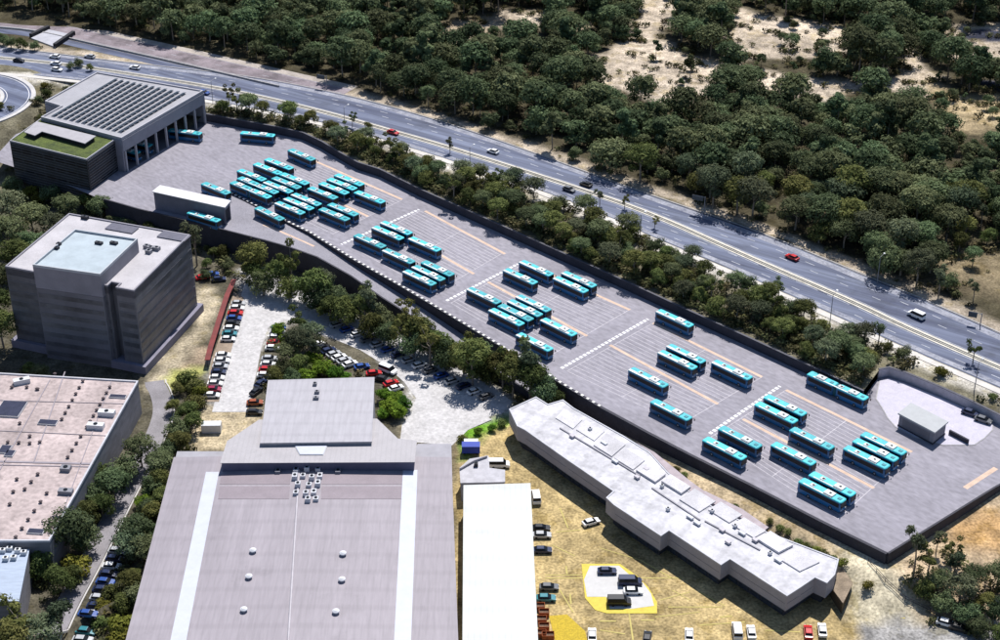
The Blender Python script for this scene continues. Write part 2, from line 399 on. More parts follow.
dv, sg_ = side(jx, jy, [(v.x, v.y) for v in HNEAR]); a_ = ((1 - sstep(5, 8, dv)) * (sg_ < 0))[:, None]; colr = colr * (1 - a_) + np.array((0.46, 0.43, 0.38)) * a_
at = me.color_attributes.new('soil', 'FLOAT_COLOR', 'POINT')
at.data.foreach_set('color', np.column_stack([colr, np.ones(len(colr))]).ravel())
gm = bpy.data.materials.new('ground_soil'); gm.use_nodes = True
n, l = gm.node_tree.nodes, gm.node_tree.links; b = n['Principled BSDF']; b.inputs['Roughness'].default_value = 0.95; b.inputs['Specular IOR Level'].default_value = 0.1
an = n.new('ShaderNodeAttribute'); an.attribute_name = 'soil'; tc = n.new('ShaderNodeTexCoord')
cur = an.outputs['Color']
for sc_, lo, hi in ((0.05, .75, 1.2), (0.28, .68, 1.25), (1.6, .65, 1.3)):
    nz = n.new('ShaderNodeTexNoise'); nz.inputs['Scale'].default_value = sc_; nz.inputs['Detail'].default_value = 6; l.new(tc.outputs['Object'], nz.inputs['Vector'])
    mr = n.new('ShaderNodeMapRange'); l.new(nz.outputs[0], mr.inputs[0]); mr.inputs[1].default_value = .34; mr.inputs[2].default_value = .66
    mr.inputs[3].default_value = lo; mr.inputs[4].default_value = hi
    mx = n.new('ShaderNodeVectorMath'); mx.operation = 'SCALE'; l.new(cur, mx.inputs[0]); l.new(mr.outputs[0], mx.inputs['Scale']); cur = mx.outputs[0]
# scattered dry grass and weeds
nz = n.new('ShaderNodeTexNoise'); nz.inputs['Scale'].default_value = 0.16; nz.inputs['Detail'].default_value = 8; nz.inputs['Roughness'].default_value = .75; l.new(tc.outputs['Object'], nz.inputs['Vector'])
cr = n.new('ShaderNodeValToRGB'); l.new(nz.outputs[0], cr.inputs[0]); cr.color_ramp.elements[0].position = .53; cr.color_ramp.elements[1].position = .6
cr.color_ramp.elements[0].color = (0, 0, 0, 1); cr.color_ramp.elements[1].color = (.6, .6, .6, 1)
mg = n.new('ShaderNodeMix'); mg.data_type = 'RGBA'; mg.blend_type = 'MULTIPLY'
l.new(cr.outputs[0], mg.inputs[0]); l.new(cur, mg.inputs[6]); mg.inputs[7].default_value = (0.70, 0.66, 0.46, 1)
l.new(mg.outputs[2], b.inputs['Base Color'])
me.materials.append(gm)
me.polygons.foreach_set('use_smooth', [True] * len(me.polygons))
go = bpy.data.objects.new('ground', me); COL.objects.link(go); tag(go, kind='structure')
# ------------------------------------------------------------------ paving and roads
A0 = R(-47.5)
m_pave = mat('depot_paving', (0.268, 0.254, 0.290), 0.8, 0.16, 0.07, fine=.17, fscale=.9, stretch=(2.2, 1.0, 1, A0), dirt=(.45, .20, .60))
m_white = mat('white_paint', (0.72, 0.71, 0.72), .7, .2, 1.2)
m_faint = mat('worn_paint', (0.58, 0.55, 0.58), .8, .2, .8, col2=(0.36, 0.34, 0.37))
m_orange = mat('faded_orange_paint', (0.60, 0.44, 0.34), .8, .18, .4)
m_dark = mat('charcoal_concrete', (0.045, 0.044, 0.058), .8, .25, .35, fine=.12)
m_kerb = mat('kerb_concrete', (0.36, 0.35, 0.35), .85, .2, .6)
mb = MB()
deck = FAR + ISLE + RIGHT + NEAR[1:] + LEFT[0:1] + LEFT[1:] + HALLBACK
tri = geometry.delaunay_2d_cdt([Vector((v.x, v.y)) for v in deck], [(i, (i + 1) % len(deck)) for i in range(len(deck))], [], 1, 1e-4)
for f in tri[2]: mb.poly([(tri[0][i].x, tri[0][i].y, 0) for i in f])
struct('depot_paving', mb, m_pave)
mb = MB()
for i in range(len(RZ) - 1):
    a, b_, c, d = r_in[i].copy(), r_in[i + 1].copy(), r_out[i + 1], r_out[i]; a.z = RZ[i] - .004; b_.z = RZ[i + 1] - .004
    mb.poly([a, d, c, b_])
struct('ramp_lane', mb, mat('ramp_paving', (0.26, 0.25, 0.285), .8, .18, .1, fine=.2, dirt=(.2, .2, .55)))
# highway
m_road = mat('asphalt', (0.15, 0.172, 0.245), .75, .4, .28, col2=(0.052, 0.062, 0.11), fine=.25, fscale=.9, stretch=(22, 1.2, 1, R(-33)), dirt=(.08, .25, .55))
m_road2 = mat('pink_asphalt', (0.24, 0.20, 0.22), .8, .4, .08, fine=.2, dirt=(.1, .4, .5))
mb, A_, B_ = strip_between(HNEAR, HFAR, HZ + .05); struct('highway', mb, m_road)
mb = MB(); mb.ribbon(SLIP, 17, .02); struct('slip_verge', mb, mat('slip_sand', (.42, .37, .33), .9, .3, .2, fine=.2)); mb = MB(); mb.ribbon(SLIP, 9.5, .04); struct('slip_road', mb, m_road2); mb = MB(); mb.ribbon(offset(SLIP, -9.5)[:-6], 4.6, .03); struct('service_lane', mb, m_road); mb = MB(); mb.wall(offset(SLIP, -6.4)[:-6], .5, HZ - .2, HZ + .7); tag(mb.build('guard_rail', m_kerb), 'pale low barrier between the slip road and the service lane', 'barrier')
mb = MB(); mb.wall(MED, 2.6, HZ, HZ + .12); struct('median_kerb', mb, mat('median_verge', (.62, .58, .50), .9, .3, .5))
mk = MB()
def lerp_line(A, B, t): return [a.lerp(b, t) for a, b in zip(A, B)]
def dashes(line, on, off, wd, dz, mb_):
    L = densify(line, .5); acc = 0; cur = []
    for a, b in zip(L[:-1], L[1:]):
        acc += (b - a).length
        if acc % (on + off) < on: cur = cur or [a]; cur.append(b)
        elif cur: mb_.ribbon([cur[0], cur[-1]], wd, dz); cur = []
for t, dsh in ((.03, 0), (.17, 1), (.32, 1), (.655, 1), (.79, 1), (.97, 0)):
    L = lerp_line(A_, B_, t)
    if dsh: dashes(L, 3, 8, .28, .056, mk)
    else: mk.ribbon(L, .22, .056)
mk.ribbon(offset(MED, 1.8), .22, .056); mk.ribbon(offset(MED, -1.8), .22, .056)
mk.ribbon(offset(SLIP, 4.3), .2, .05); mk.ribbon(offset(SLIP, -4.3), .2, .05); dashes(SLIP, 3, 8, .2, .05, mk)
struct('lane_markings', mk, mat('worn_lane_paint', (.40, .41, .45), .8, .3, .6))
mb, _, _ = strip_between(lerp_line(A_, B_, .875), lerp_line(A_, B_, .965), HZ + .06); struct('road_shoulder', mb, mat('shoulder_asphalt', (.33, .335, .38), .8, .35, .25, col2=(.15, .16, .21), fine=.25, fscale=1.5))
mb, _, _ = strip_between(lerp_line(A_, B_, .035), lerp_line(A_, B_, .10), HZ + .06); struct('road_shoulder', mb, mat('shoulder_asphalt', None))
mb = MB(); mb.wall(offset(HNEAR, -1.6), 2.2, HZ - .2, HZ + .14); struct('footpath', mb, mat('footpath_concrete', (.58, .55, .51), .9, .15, .3))
mb = MB(); mb.wall(offset(HFAR, .5), .5, HZ - .2, HZ + .15); struct('highway_kerb', mb, m_kerb)
# concrete median barrier, one thing
mb = MB(); Lm = MED
mb.wall(Lm, 1.2, HZ + .1, HZ + .35); b2 = MB(); b2.wall(Lm, .5, HZ + .35, HZ + .6)
t = thing('median_barrier', 'long pale concrete barrier down the middle of the highway', 'barrier', G(500, 163.5, HZ))
part('base', mb, mat('barrier_concrete', (.62, .58, .50), .9, .15, .4), t); part('upright', b2, mat('barrier_concrete', None), t)
# circular ramp at the left edge
def circle(c, r, z, a0=-80, a1=150, n=48): return [Vector((c.x + r * math.cos(R(a0 + (a1 - a0) * i / n)), c.y + r * math.sin(R(a0 + (a1 - a0) * i / n)), z)) for i in range(n + 1)]
HC = 2.9
mb = MB(); mb.ribbon(circle(ring_c, 22.5, HC), 9.5); struct('loop_road', mb, m_road)
mb = MB(); mb.wall(circle(ring_c, 28.0, 0), 1.6, HC - 1, HC + .16); mb.wall(circle(ring_c, 17.0, 0), 1.4, HC - 1, HC + .16); struct('loop_road_kerb', mb, mat('pale_kerb', (.52, .50, .49), .85, .15, .4))
mb = MB(); mb.ribbon(circle(ring_c, 13.5, HC + .02), 5.6); struct('loop_road_verge', mb, mat('verge_sand', (.48, .40, .30), .9, .3, .5))
mb = MB(); mb.prism([(v.x, v.y) for v in circle(ring_c, 28.4, 0, 0, 352, 48)], HC - 7, HC - .02); struct('loop_road_embankment', mb, mat('grass_bank', (.09, .13, .04), .95, .4, .4))
mk = MB(); mk.ribbon(circle(ring_c, 26.4, HC), .25, .01); mk.ribbon(circle(ring_c, 18.6, HC), .25, .01); struct('loop_road_markings', mk, m_white)
# access road on the left and car park aisle edge lines
mb = MB(); Lr = []
for v in densify(ROADL, 3):
    Lr.append(Vector((v.x, v.y, float(height(np.array([v.x]), np.array([v.y]))[0]))))
Lr = Lr[int(len(Lr) * .33):]; mb.ribbon(Lr, 5.2, .06); struct('access_road', mb, mat('pale_asphalt', (.25, .235, .25), .85, .25, .2, fine=.15))
mb = MB(); mb.wall([Vector((v.x, v.y, 0)) for v in offset(Lr, 3.0)], .35, [v.z - .4 for v in Lr], [v.z + .2 for v in Lr]); struct('access_road_kerb', mb, mat('pale_kerb', None))
def ground_sheet(name, q, m, dz=.05, st_=3.0):
    wp_ = [(v.x, v.y) for v in (GT(*p) for p in q)]; n_ = len(wp_); X = [p[0] for p in wp_]; Y = [p[1] for p in wp_]
    a, b_ = np.meshgrid(np.arange(min(X), max(X), st_), np.arange(min(Y), max(Y), st_)); a = a.ravel(); b_ = b_.ravel()
    k = inside(a, b_, wp_) & (seg_dist(a, b_, wp_ + wp_[:1]) > .5)
    pp_ = [Vector(p) for p in wp_] + [Vector((float(u), float(v))) for u, v in zip(a[k], b_[k])]
    r_ = geometry.delaunay_2d_cdt(pp_, [(i, (i + 1) % n_) for i in range(n_)], [], 1, 1e-4)
    vv = np.array([(p.x, p.y) for p in r_[0]]); zz = height(vv[:, 0], vv[:, 1]) + dz; mb = MB()
    mb.v = [(float(p[0]), float(p[1]), float(z)) for p, z in zip(vv, zz)]; mb.f = [tuple(f) for f in r_[2]]; mb.m = [0] * len(mb.f)
    return struct(name, mb, m)
def gh(v): return float(height(np.array([v.x]), np.array([v.y]))[0])
def GT(px, py, dz=0.):
    z = -4.0
    for _ in range(8): v = G(px, py, z); z = gh(v)
    v = G(px, py, z); v.z = z + dz; return v
m_cp = mat('car_park_concrete', (.50, .485, .485), .85, .15, .15, fine=.14, fscale=1.2, dirt=(.12, .2, .56))
ground_sheet('car_park', [(246, 278), (258, 270), (300, 288), (345, 312), (400, 338), (450, 364), (500, 392), (512, 402), (500, 416), (468, 430), (452, 441), (400, 441), (402, 425), (412, 412), (416, 398), (404, 382), (386, 366), (360, 350), (336, 340), (310, 330), (296, 322), (284, 320), (268, 328), (262, 345), (256, 375), (250, 400), (246, 412), (212, 412), (222, 375), (234, 330), (240, 300)], m_cp)
ground_sheet('car_park_bays', [(234, 292), (244, 298), (237, 330), (226, 370), (219, 402), (203, 402), (212, 360), (226, 318)], mat('bay_paving', (.30, .235, .18), .9, .25, .4, fine=.15), .07)
# ------------------------------------------------------------------ depot markings
mk = MB(); mo = MB(); mf = MB()
def dline(mb_, p, q, wd, dz=.006): mb_.ribbon([G(*p), G(*q)], wd, dz)
for p, q in (((419, 209.5), (340, 245)), ((518, 264), (444, 302)), ((648, 319), (560, 369)), ((780, 386), (706, 436))):
    dashes([G(*p), G(*q)], .75, .75, 1.0, .008, mk)
for p, q in (((308, 158), (402, 199.5)), ((425, 211), (505, 254)), ((530, 265), (630, 310)), ((653, 323), (762, 377)), ((786, 390), (912, 452)),
             ((342, 204), (368, 216.5)), ((407, 236), (474, 274)), ((488, 282), (587, 336)), ((610, 345), (718, 404)), ((743, 419), (874, 488)), ((262, 187), (300, 205))):
    dline(mo, p, q, .95, .012)
dline(mo, (965, 488), (996, 468), 1.3, .012)
a, b_ = r_out[0].lerp(r_in[0], .45), None
mo.ribbon([r_in[i].lerp(r_out[i], .48) + Vector((0, 0, RZ[i] - r_in[i].lerp(r_out[i], .48).z)) for i in (1, 2, 3)], 1.1, .012)
def bays(ul, ur, lr, ll, n_, mid=True):
    q = [G(*p) for p in (ul, ur, lr, ll)]
    for i in range(n_ + 1):
        a, c = q[0].lerp(q[3], i / n_), q[1].lerp(q[2], i / n_); mf.ribbon([a, c], .17, .006)
    for t_ in (0, .5, 1):
        a, c = q[0].lerp(q[1], t_), q[3].lerp(q[2], t_); mf.ribbon([a, c], .2, .009)
bays((420, 211), (503, 253), (434, 293), (352, 247), 22)
bays((520, 266), (629, 310), (546, 358), (451, 303), 22)
bays((653, 323), (762, 377), (681, 424), (567, 371), 22)
bays((786, 390), (911, 452), (838, 519), (711, 437), 23)
bays((322, 166), (402, 200), (333, 234), (228, 184), 22)
struct('crossing_markings', mk, m_white); struct('orange_markings', mo, m_orange); struct('bay_markings', mf, m_faint)
# kerb with white blocks along the near edge of the paving
edge = list(reversed(NEAR))                     # left -> right
mb = MB(); mb.wall([v for v in edge[0:]], .8, -.3, .22); 
t = thing('edge_kerb', 'long black kerb with white blocks along the near side of the bus yard', 'kerb', edge[8])
part('kerb_body', mb, m_dark, t)
wb = MB(); L = densify(edge[0:12], .3); acc = 0; last = -9
for a, b_ in zip(L[:-1], L[1:]):
    acc += (b_ - a).length
    if acc - last > 1.9:
        d = b_ - a; wb.box((a.x, a.y, .22), (.85, .7, .2), math.atan2(d.y, d.x)); last = acc
part('white_block', wb, mat('block_paint', (.74, .72, .68), .8, .25, 1), t)
# ------------------------------------------------------------------ retaining walls
def wall_thing(name, label, line, th, z0, z1, m, cat='wall', cap=None):
    mid = line[len(line) // 2]
    t = thing(name, label, cat, (mid[0], mid[1], (z0[len(z0) // 2] if isinstance(z0, list) else z0)))
    mb = MB(); mb.wall(line, th, z0, z1, 0); part('wall_face', mb, m, t)
    if cap:
        mb = MB(); mb.wall(line, th + .14, z1 if not isinstance(z1, list) else list(z1), [z + cap for z in z1] if isinstance(z1, list) else z1 + cap); part('coping', mb, mat('wall_coping', (.10, .10, .12), .8, .2, .5), t)
    return t
offn = lambda line, d: offset(line, d)
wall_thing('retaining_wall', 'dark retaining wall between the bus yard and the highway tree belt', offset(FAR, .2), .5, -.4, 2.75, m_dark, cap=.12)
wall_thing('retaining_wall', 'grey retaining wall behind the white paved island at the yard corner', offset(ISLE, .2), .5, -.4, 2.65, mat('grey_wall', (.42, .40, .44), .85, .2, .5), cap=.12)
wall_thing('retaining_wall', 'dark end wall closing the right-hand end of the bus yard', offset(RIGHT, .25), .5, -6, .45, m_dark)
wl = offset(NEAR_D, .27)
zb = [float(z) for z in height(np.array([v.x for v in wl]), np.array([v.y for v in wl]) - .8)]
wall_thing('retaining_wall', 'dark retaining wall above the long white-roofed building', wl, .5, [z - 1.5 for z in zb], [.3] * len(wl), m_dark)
ro = offset(r_out, -.3)
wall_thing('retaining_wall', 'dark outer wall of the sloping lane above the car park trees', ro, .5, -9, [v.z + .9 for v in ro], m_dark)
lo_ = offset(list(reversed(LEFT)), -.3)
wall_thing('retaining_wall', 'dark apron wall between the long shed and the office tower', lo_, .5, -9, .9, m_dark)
ri = [v.copy() for v in r_in]
mb = MB(); mb.wall(offset(ri, -.1)[1:], .35, [z - .6 for z in RZ][1:], [-.02] * 8)
tag(mb.build('ramp_wall', m_dark), 'thin black wall between the sloping lane and the yard kerb', 'wall')
# ------------------------------------------------------------------ buses
m_bblue = mat('bus_blue_paint', (0.012, 0.115, 0.27), .3, .12, .5, rnd=.25, spec=.5)
m_broof = mat('bus_turquoise_roof', (0.055, 0.48, 0.54), .5, .2, .5, rnd=.22, spec=.3, fine=.12, dirt=(.9, .35, .58))
m_bwhite = mat('bus_white_panel', (.62, .66, .66), .6, .15, 1.5, rnd=.12, fine=.1, dirt=(1.2, .3, .58))
m_tyre = mat('tyre_rubber', (.015, .015, .016), .9, .2, 2)
m_glass = glass()
m_lamp = mat('lamp_lens', (.75, .75, .7), .2, .1, 2)
m_red = mat('red_lens', (.45, .02, .02), .3, .1, 2)
def bus_shell(x0, x1, w_=2.62, zb=.35, zt=2.95):
    """rounded-corner hull, x along the bus"""
    mb = MB(); h = w_ / 2; c = .28
    out = [(x0 + c, -h), (x1 - c * 1.3, -h), (x1 - .1, -h + .3), (x1, -h + .75), (x1, h - .75), (x1 - .1, h - .3), (x1 - c * 1.3, h), (x0 + c, h), (x0, h - c), (x0, -h + c)]
    mb.prism(out, zb, zt); return mb, out
def make_bus(L=12.3, art=False, pale=False):
    root = thing('bus', 'x', 'bus')
    segs = [(-L / 2, L / 2)] if not art else [(-L / 2, -.35), (.35, L / 2)]
    for si, (x0, x1) in enumerate(segs):
        mb, out = bus_shell(x0, x1); part('body', mb, m_bblue, root, world=False)
        for s_ in (-1, 1):
            gb = MB(); gb.box((.5 * (x0 + x1) + .1, s_ * 1.31, 1.5), (x1 - x0 - 1.2, .05, 1.15), 0)
            part('side_window', gb, m_glass, root, world=False)
        rb = MB(); ins = lambda o_, d: [(x - d * (1 if x > (x0 + x1) / 2 else -1), y - d * (1 if y > 0 else -1)) for x, y in o_]
        k = len(rb.v); o1, o2 = out, ins(out, .22)
        lo = ins(out, -.02)
        n_ = len(out)
        rb.v += [(x, y, 2.952) for x, y in lo] + [(x, y, 3.08) for x, y in ins(out, .06)] + [(x, y, 3.17) for x, y in o2]
        for r_ in range(2):
            for i in range(n_):
                j = (i + 1) % n_; rb.f.append((r_ * n_ + i, r_ * n_ + j, (r_ + 1) * n_ + j, (r_ + 1) * n_ + i)); rb.m.append(0)
        rb.f.append(tuple(range(2 * n_, 3 * n_))); rb.m.append(0); rb.f.append(tuple(range(n_ - 1, -1, -1))); rb.m.append(0)
        part('roof', rb, m_broof, root, world=False)
    pods = [(L * .17, 2.5, 1.85, .28), (-L * .22, 1.2, 1.2, .14)] if not art else [(L * .28, 2.6, 1.75, .28), (-L * .28, 2.6, 1.75, .28), (L * .06, 1.4, 1.2, .14)]
    for x, lx, ly, hz in pods:
        pb = MB(); pb.box((x, 0, 3.172), (lx, ly, hz)); pb.box((x, 0, 3.172 + hz), (lx * .86, ly * .8, .05))
        p_ = part('roof_pod', pb, m_bwhite, root, world=False)
        fb = MB(); fb.box((x + .2, 0, 3.222 + hz), (.55, .55, .05)); fb.build('fan', m_glass, p_)
    st = MB()
    for s_ in (-1,):
        st.box((-L * .06, s_ * (.78 if pale else .95), 3.13), (L * (.86 if pale else .66), .85 if pale else .42, .068))
    part('roof_highlight', st, m_bwhite, root, world=False)  # white strip paints the highlight along the curved near roof edge
    for x in ((L * .4,) if not art else (L * .43, -L * .1)):
        hb = MB(); hb.box((x, 0, 3.172), (.9, .8, .1)); part('roof_hatch', hb, mat('hatch_teal', (.02, .2, .25), .5), root, world=False)
    xf, xr = L / 2, -L / 2
    wb_ = MB(); wb_.box((xf, 0, 1.3), (.07, 2.0, 1.45)); part('windscreen', wb_, m_glass, root, world=False)
    db = MB(); db.box((xf + .01, 0, 2.755), (.05, 1.5, .16)); part('destination_display', db, mat('display_black', (.02, .02, .02), .4), root, world=False)
    rb = MB(); rb.box((xr - .01, 0, 1.6), (.06, 1.7, .95)); part('rear_window', rb, m_glass, root, world=False)
    for s_ in (-1, 1):
        hb = MB(); hb.box((xf - .0, s_ * .88, .72), (.1, .38, .2)); part('headlight', hb, m_lamp, root, world=False)
        hb = MB(); hb.box((xr - .01, s_ * 1.0, .8), (.06, .2, .5)); part('tail_light', hb, m_red, root, world=False)
        mb = MB(); mb.tube((xf - .15, s_ * 1.2, 2.7), (xf + .3, s_ * 1.42, 2.55), .04, .04, 5); mb.box((xf + .32, s_ * 1.45, 1.95), (.12, .26, .6)); part('mirror', mb, m_tyre, root, world=False)
    wx = [L * .5 - 2.7, -L * .5 + 3.3] if not art else [L * .5 - 2.7, L * .5 - 8.4 + .6, -L * .5 + 3.3]
    for x in wx:
        for s_ in (-1, 1):
            mb = MB(); mb.tube((x, s_ * 1.0, .5), (x, s_ * 1.33, .5), .5, .5, 14); wo = part('wheel', mb, m_tyre, root, world=False)
            mb = MB(); mb.tube((x, s_ * 1.32, .5), (x, s_ * 1.345, .5), .28, .26, 10); mb.build('rim', mat('rim_grey', (.3, .3, .32), .5), wo)
    if art:
        mb = MB()
        for i in range(9): mb.box((-.38 + .095 * i, 0, .5), (.06, 2.4 if i % 2 else 2.2, 2.5)); 
        mb.box((0, 0, .55), (.72, 2.1, 2.5)); part('bellows', mb, mat('bellows_rubber', (.05, .16, .19), .9), root, world=False)
    return root
BUS = []   # left end and right end of the near roof edge, label, flags
def bus(l, r, label, grp, z=0., art=False, flip=False): BUS.append((l, r, label, grp, z, art, flip))
g1 = 'turquoise-roofed buses packed at the left end of the yard'; g2 = 'turquoise-roofed buses in the second bay block'
g3 = 'turquoise-roofed buses in the third bay block'; g4 = 'turquoise-roofed buses in the fourth bay block'; g5 = 'turquoise-roofed buses in the right-hand bay block'; g0 = 'turquoise-roofed buses around the depot sheds'
bus((264, 160), (288.5, 170), 'rearmost bus of the left pack, nearest the highway wall', g1)
bus((252.5, 165.5), (277.5, 174), 'bus just below the rearmost one of the left pack', g1)
bus((237, 171.5), (261, 181), 'short bus third from the back of the left pack, behind two long ones', g1)
bus((236.5, 178.5), (274, 194.5), 'inner of the two long articulated buses in the left pack', g1, art=True)
bus((229, 183), (267, 199), 'long articulated bus at the near edge of the left pack', g1, art=True)
bus((262, 182.5), (289, 194), 'nearest bus of the middle trio in the left pack', g1)
bus((270, 178.5), (297.5, 189.5), 'middle bus of the middle trio in the left pack', g1)
bus((278, 174.5), (305.5, 185.5), 'farthest bus of the middle trio in the left pack', g1)
bus((273.5, 203.5), (300.5, 215), 'nearest bus of the trio beside the black kerb in the left pack', g1)
bus((282, 199.5), (310, 210.5), 'middle bus of the trio beside the black kerb in the left pack', g1)
bus((290, 195.5), (317, 206), 'farthest bus of the trio beside the black kerb in the left pack', g1)
bus((306, 188.5), (334, 200), 'lone bus between the trios in the heart of the left pack', g1)
bus((317.5, 184), (345, 195), 'nearest bus of the trio by the upper orange line', g1)
bus((325.5, 180), (353, 190.5), 'middle bus of the trio by the upper orange line', g1)
bus((333, 176), (360, 186), 'farthest bus of the trio by the upper orange line', g1)
bus((317, 209.5), (346, 221.5), 'nearer bus of the pair at the lower right of the left pack', g1)
bus((325.5, 205), (355, 216.5), 'farther bus of the pair at the lower right of the left pack', g1)
bus((353, 192), (381, 204.5), 'single bus at the right tip of the left pack', g1)
bus((240, 134), (273, 137), 'bus parked broadside against the far wall near the workshop hall', g0)
bus((287, 150.5), (311, 161), 'lone bus standing near the start of the upper orange line', g0)
bus((200, 184), (226, 195), 'bus behind the right end of the long white-roofed shed', g0)
bus((253, 208.5), (280, 221), 'bus in the lane beside the orange line, below the black kerb', g0, z=-.35)
bus((186, 213), (217, 222.5), 'bus in front of the long white-roofed shed, half behind a tree', g0)
bus((172, 131.5), (195, 134.5), 'bus nosing out of the rear bay of the workshop hall', g0)
bus((352, 236), (382, 248.5), 'leftmost bus of the second block, nearest the kerb', g2)
bus((370, 228), (400, 240.5), 'nearer bus of the pair by the first dashed crossing', g2)
bus((379, 223), (408, 235.5), 'farther bus of the pair by the first dashed crossing', g2)
bus((380.5, 250.5), (411, 264.5), 'middle bus of the row along the kerb in the second block', g2)
bus((407, 239), (437, 252), 'bus on the far side of the second block beside a bare orange line', g2)
bus((401, 271.5), (432, 286.5), 'nearest bus of the trio at the right of the second block', g2)
bus((410, 267), (441, 282), 'middle bus of the trio at the right of the second block', g2)
bus((419.5, 262.5), (450, 277), 'farthest bus of the trio at the right of the second block', g2)
bus((465, 289), (497, 305), 'single bus across the second dashed crossing, nearest the kerb', g3)
bus((501, 270.5), (534, 285), 'bus straddling the middle of the second dashed crossing', g3)
bus((517, 262.5), (550, 276.5), 'bus at the far end of the second dashed crossing', g3)
bus((551, 277.5), (585, 294.5), 'nearer bus of the pair by the far wall in the third block', g3)
bus((559.5, 272.5), (593, 289), 'farther bus of the pair by the far wall in the third block', g3)
bus((487, 310), (520, 327), 'nearest bus of the row of four in the third block', g3)
bus((496, 306), (529.5, 322), 'second nearest bus of the row of four in the third block', g3)
bus((505, 301.5), (539, 317.5), 'third nearest bus of the row of four in the third block', g3)
bus((514, 297), (547, 312.5), 'farthest bus of the row of four in the third block', g3)
bus((538.5, 320), (573, 337), 'single bus right of the row of four, beside an orange line', g3)
bus((514, 335), (549, 352), 'bus beside the kerb below the row of four, touched by a tree', g3)
bus((654, 311), (690, 328.5), 'single bus at the far wall by the third dashed crossing', g4)
bus((627, 370), (664, 388), 'single bus in the middle of the fourth block below the orange line', g4)
bus((649.5, 402), (687, 421), 'single bus of the fourth block nearest the kerb', g4)
bus((655.5, 352), (694, 371), 'nearer bus of the pair in the fourth block', g4)
bus((664.5, 346.5), (702, 364), 'farther bus of the pair in the fourth block', g4)
bus((710, 362), (748.5, 381), 'single bus at the right end of the fourth block', g4)
bus((700.5, 440), (743, 460.5), 'bus nearest the kerb at the fourth dashed crossing', g5)
bus((717.5, 429), (757, 449), 'second bus from the kerb at the fourth dashed crossing', g5)
bus((804.5, 373), (866, 402), 'long articulated bus against the far wall beside the white island', g5, art=True)
bus((752.5, 404.5), (794.5, 424), 'nearer bus of the pair at the fourth dashed crossing', g5)
bus((762, 397.5), (803, 416.5), 'farther bus of the pair at the fourth dashed crossing', g5)
bus((788.5, 430), (830, 450.5), 'single bus above the lower orange line in the right block', g5)
bus((769.5, 445), (812, 466), 'single bus below the lower orange line in the right block', g5)
bus((842, 448), (886, 470), 'nearest bus of the trio closest to the grey kiosk', g5)
bus((851, 441), (895, 462.5), 'middle bus of the trio closest to the grey kiosk', g5)
bus((859, 434.5), (903, 456), 'farthest bus of the trio closest to the grey kiosk', g5)
bus((797, 481), (842, 504), 'nearer bus of the pair at the near corner of the right block', g5)
bus((807, 475), (852, 497), 'farther bus of the pair at the near corner of the right block', g5)
proto, proto_a, proto_p = make_bus(), make_bus(18.0, True), make_bus(pale=True); usedp = [False, False, False]
info = []
for l_, r_, lab, grp, z, art, fl in BUS:
    a, b_ = G(*l_, 3.05 + z), G(*r_, 3.05 + z); info.append((a.lerp(b_, .5), math.atan2(b_.y - a.y, b_.x - a.x)))
for i, (l_, r_, lab, grp, z, art, fl) in enumerate(BUS):
    c, h = info[i]
    if grp != g0:
        ws = [(math.exp(-((c - c2).length / 45) ** 2), h2) for (c2, h2), B in zip(info, BUS) if B[3] != g0]
        h = sum(w_ * h2 for w_, h2 in ws) / sum(w_ for w_, _ in ws) + random.uniform(-.006, .006)
    k = 1 if art else (2 if (grp in (g2, g3, g4) and i % 7 != 3) or i in (8, 9, 10, 5) else 0); pr = (proto, proto_a, proto_p)[k]
    o = pr if not usedp[k] else copy_tree(pr); usedp[k] = True
    nrm = Vector((-math.sin(h), math.cos(h), 0))
    o.location = Vector((c.x, c.y, z)) + nrm * 1.22
    if 'lane beside' in lab: o.rotation_euler = (0, R(1.0), h)
    else: o.rotation_euler = (0, 0, h)
    o['label'] = lab; o['category'] = 'bus'; o['group'] = grp
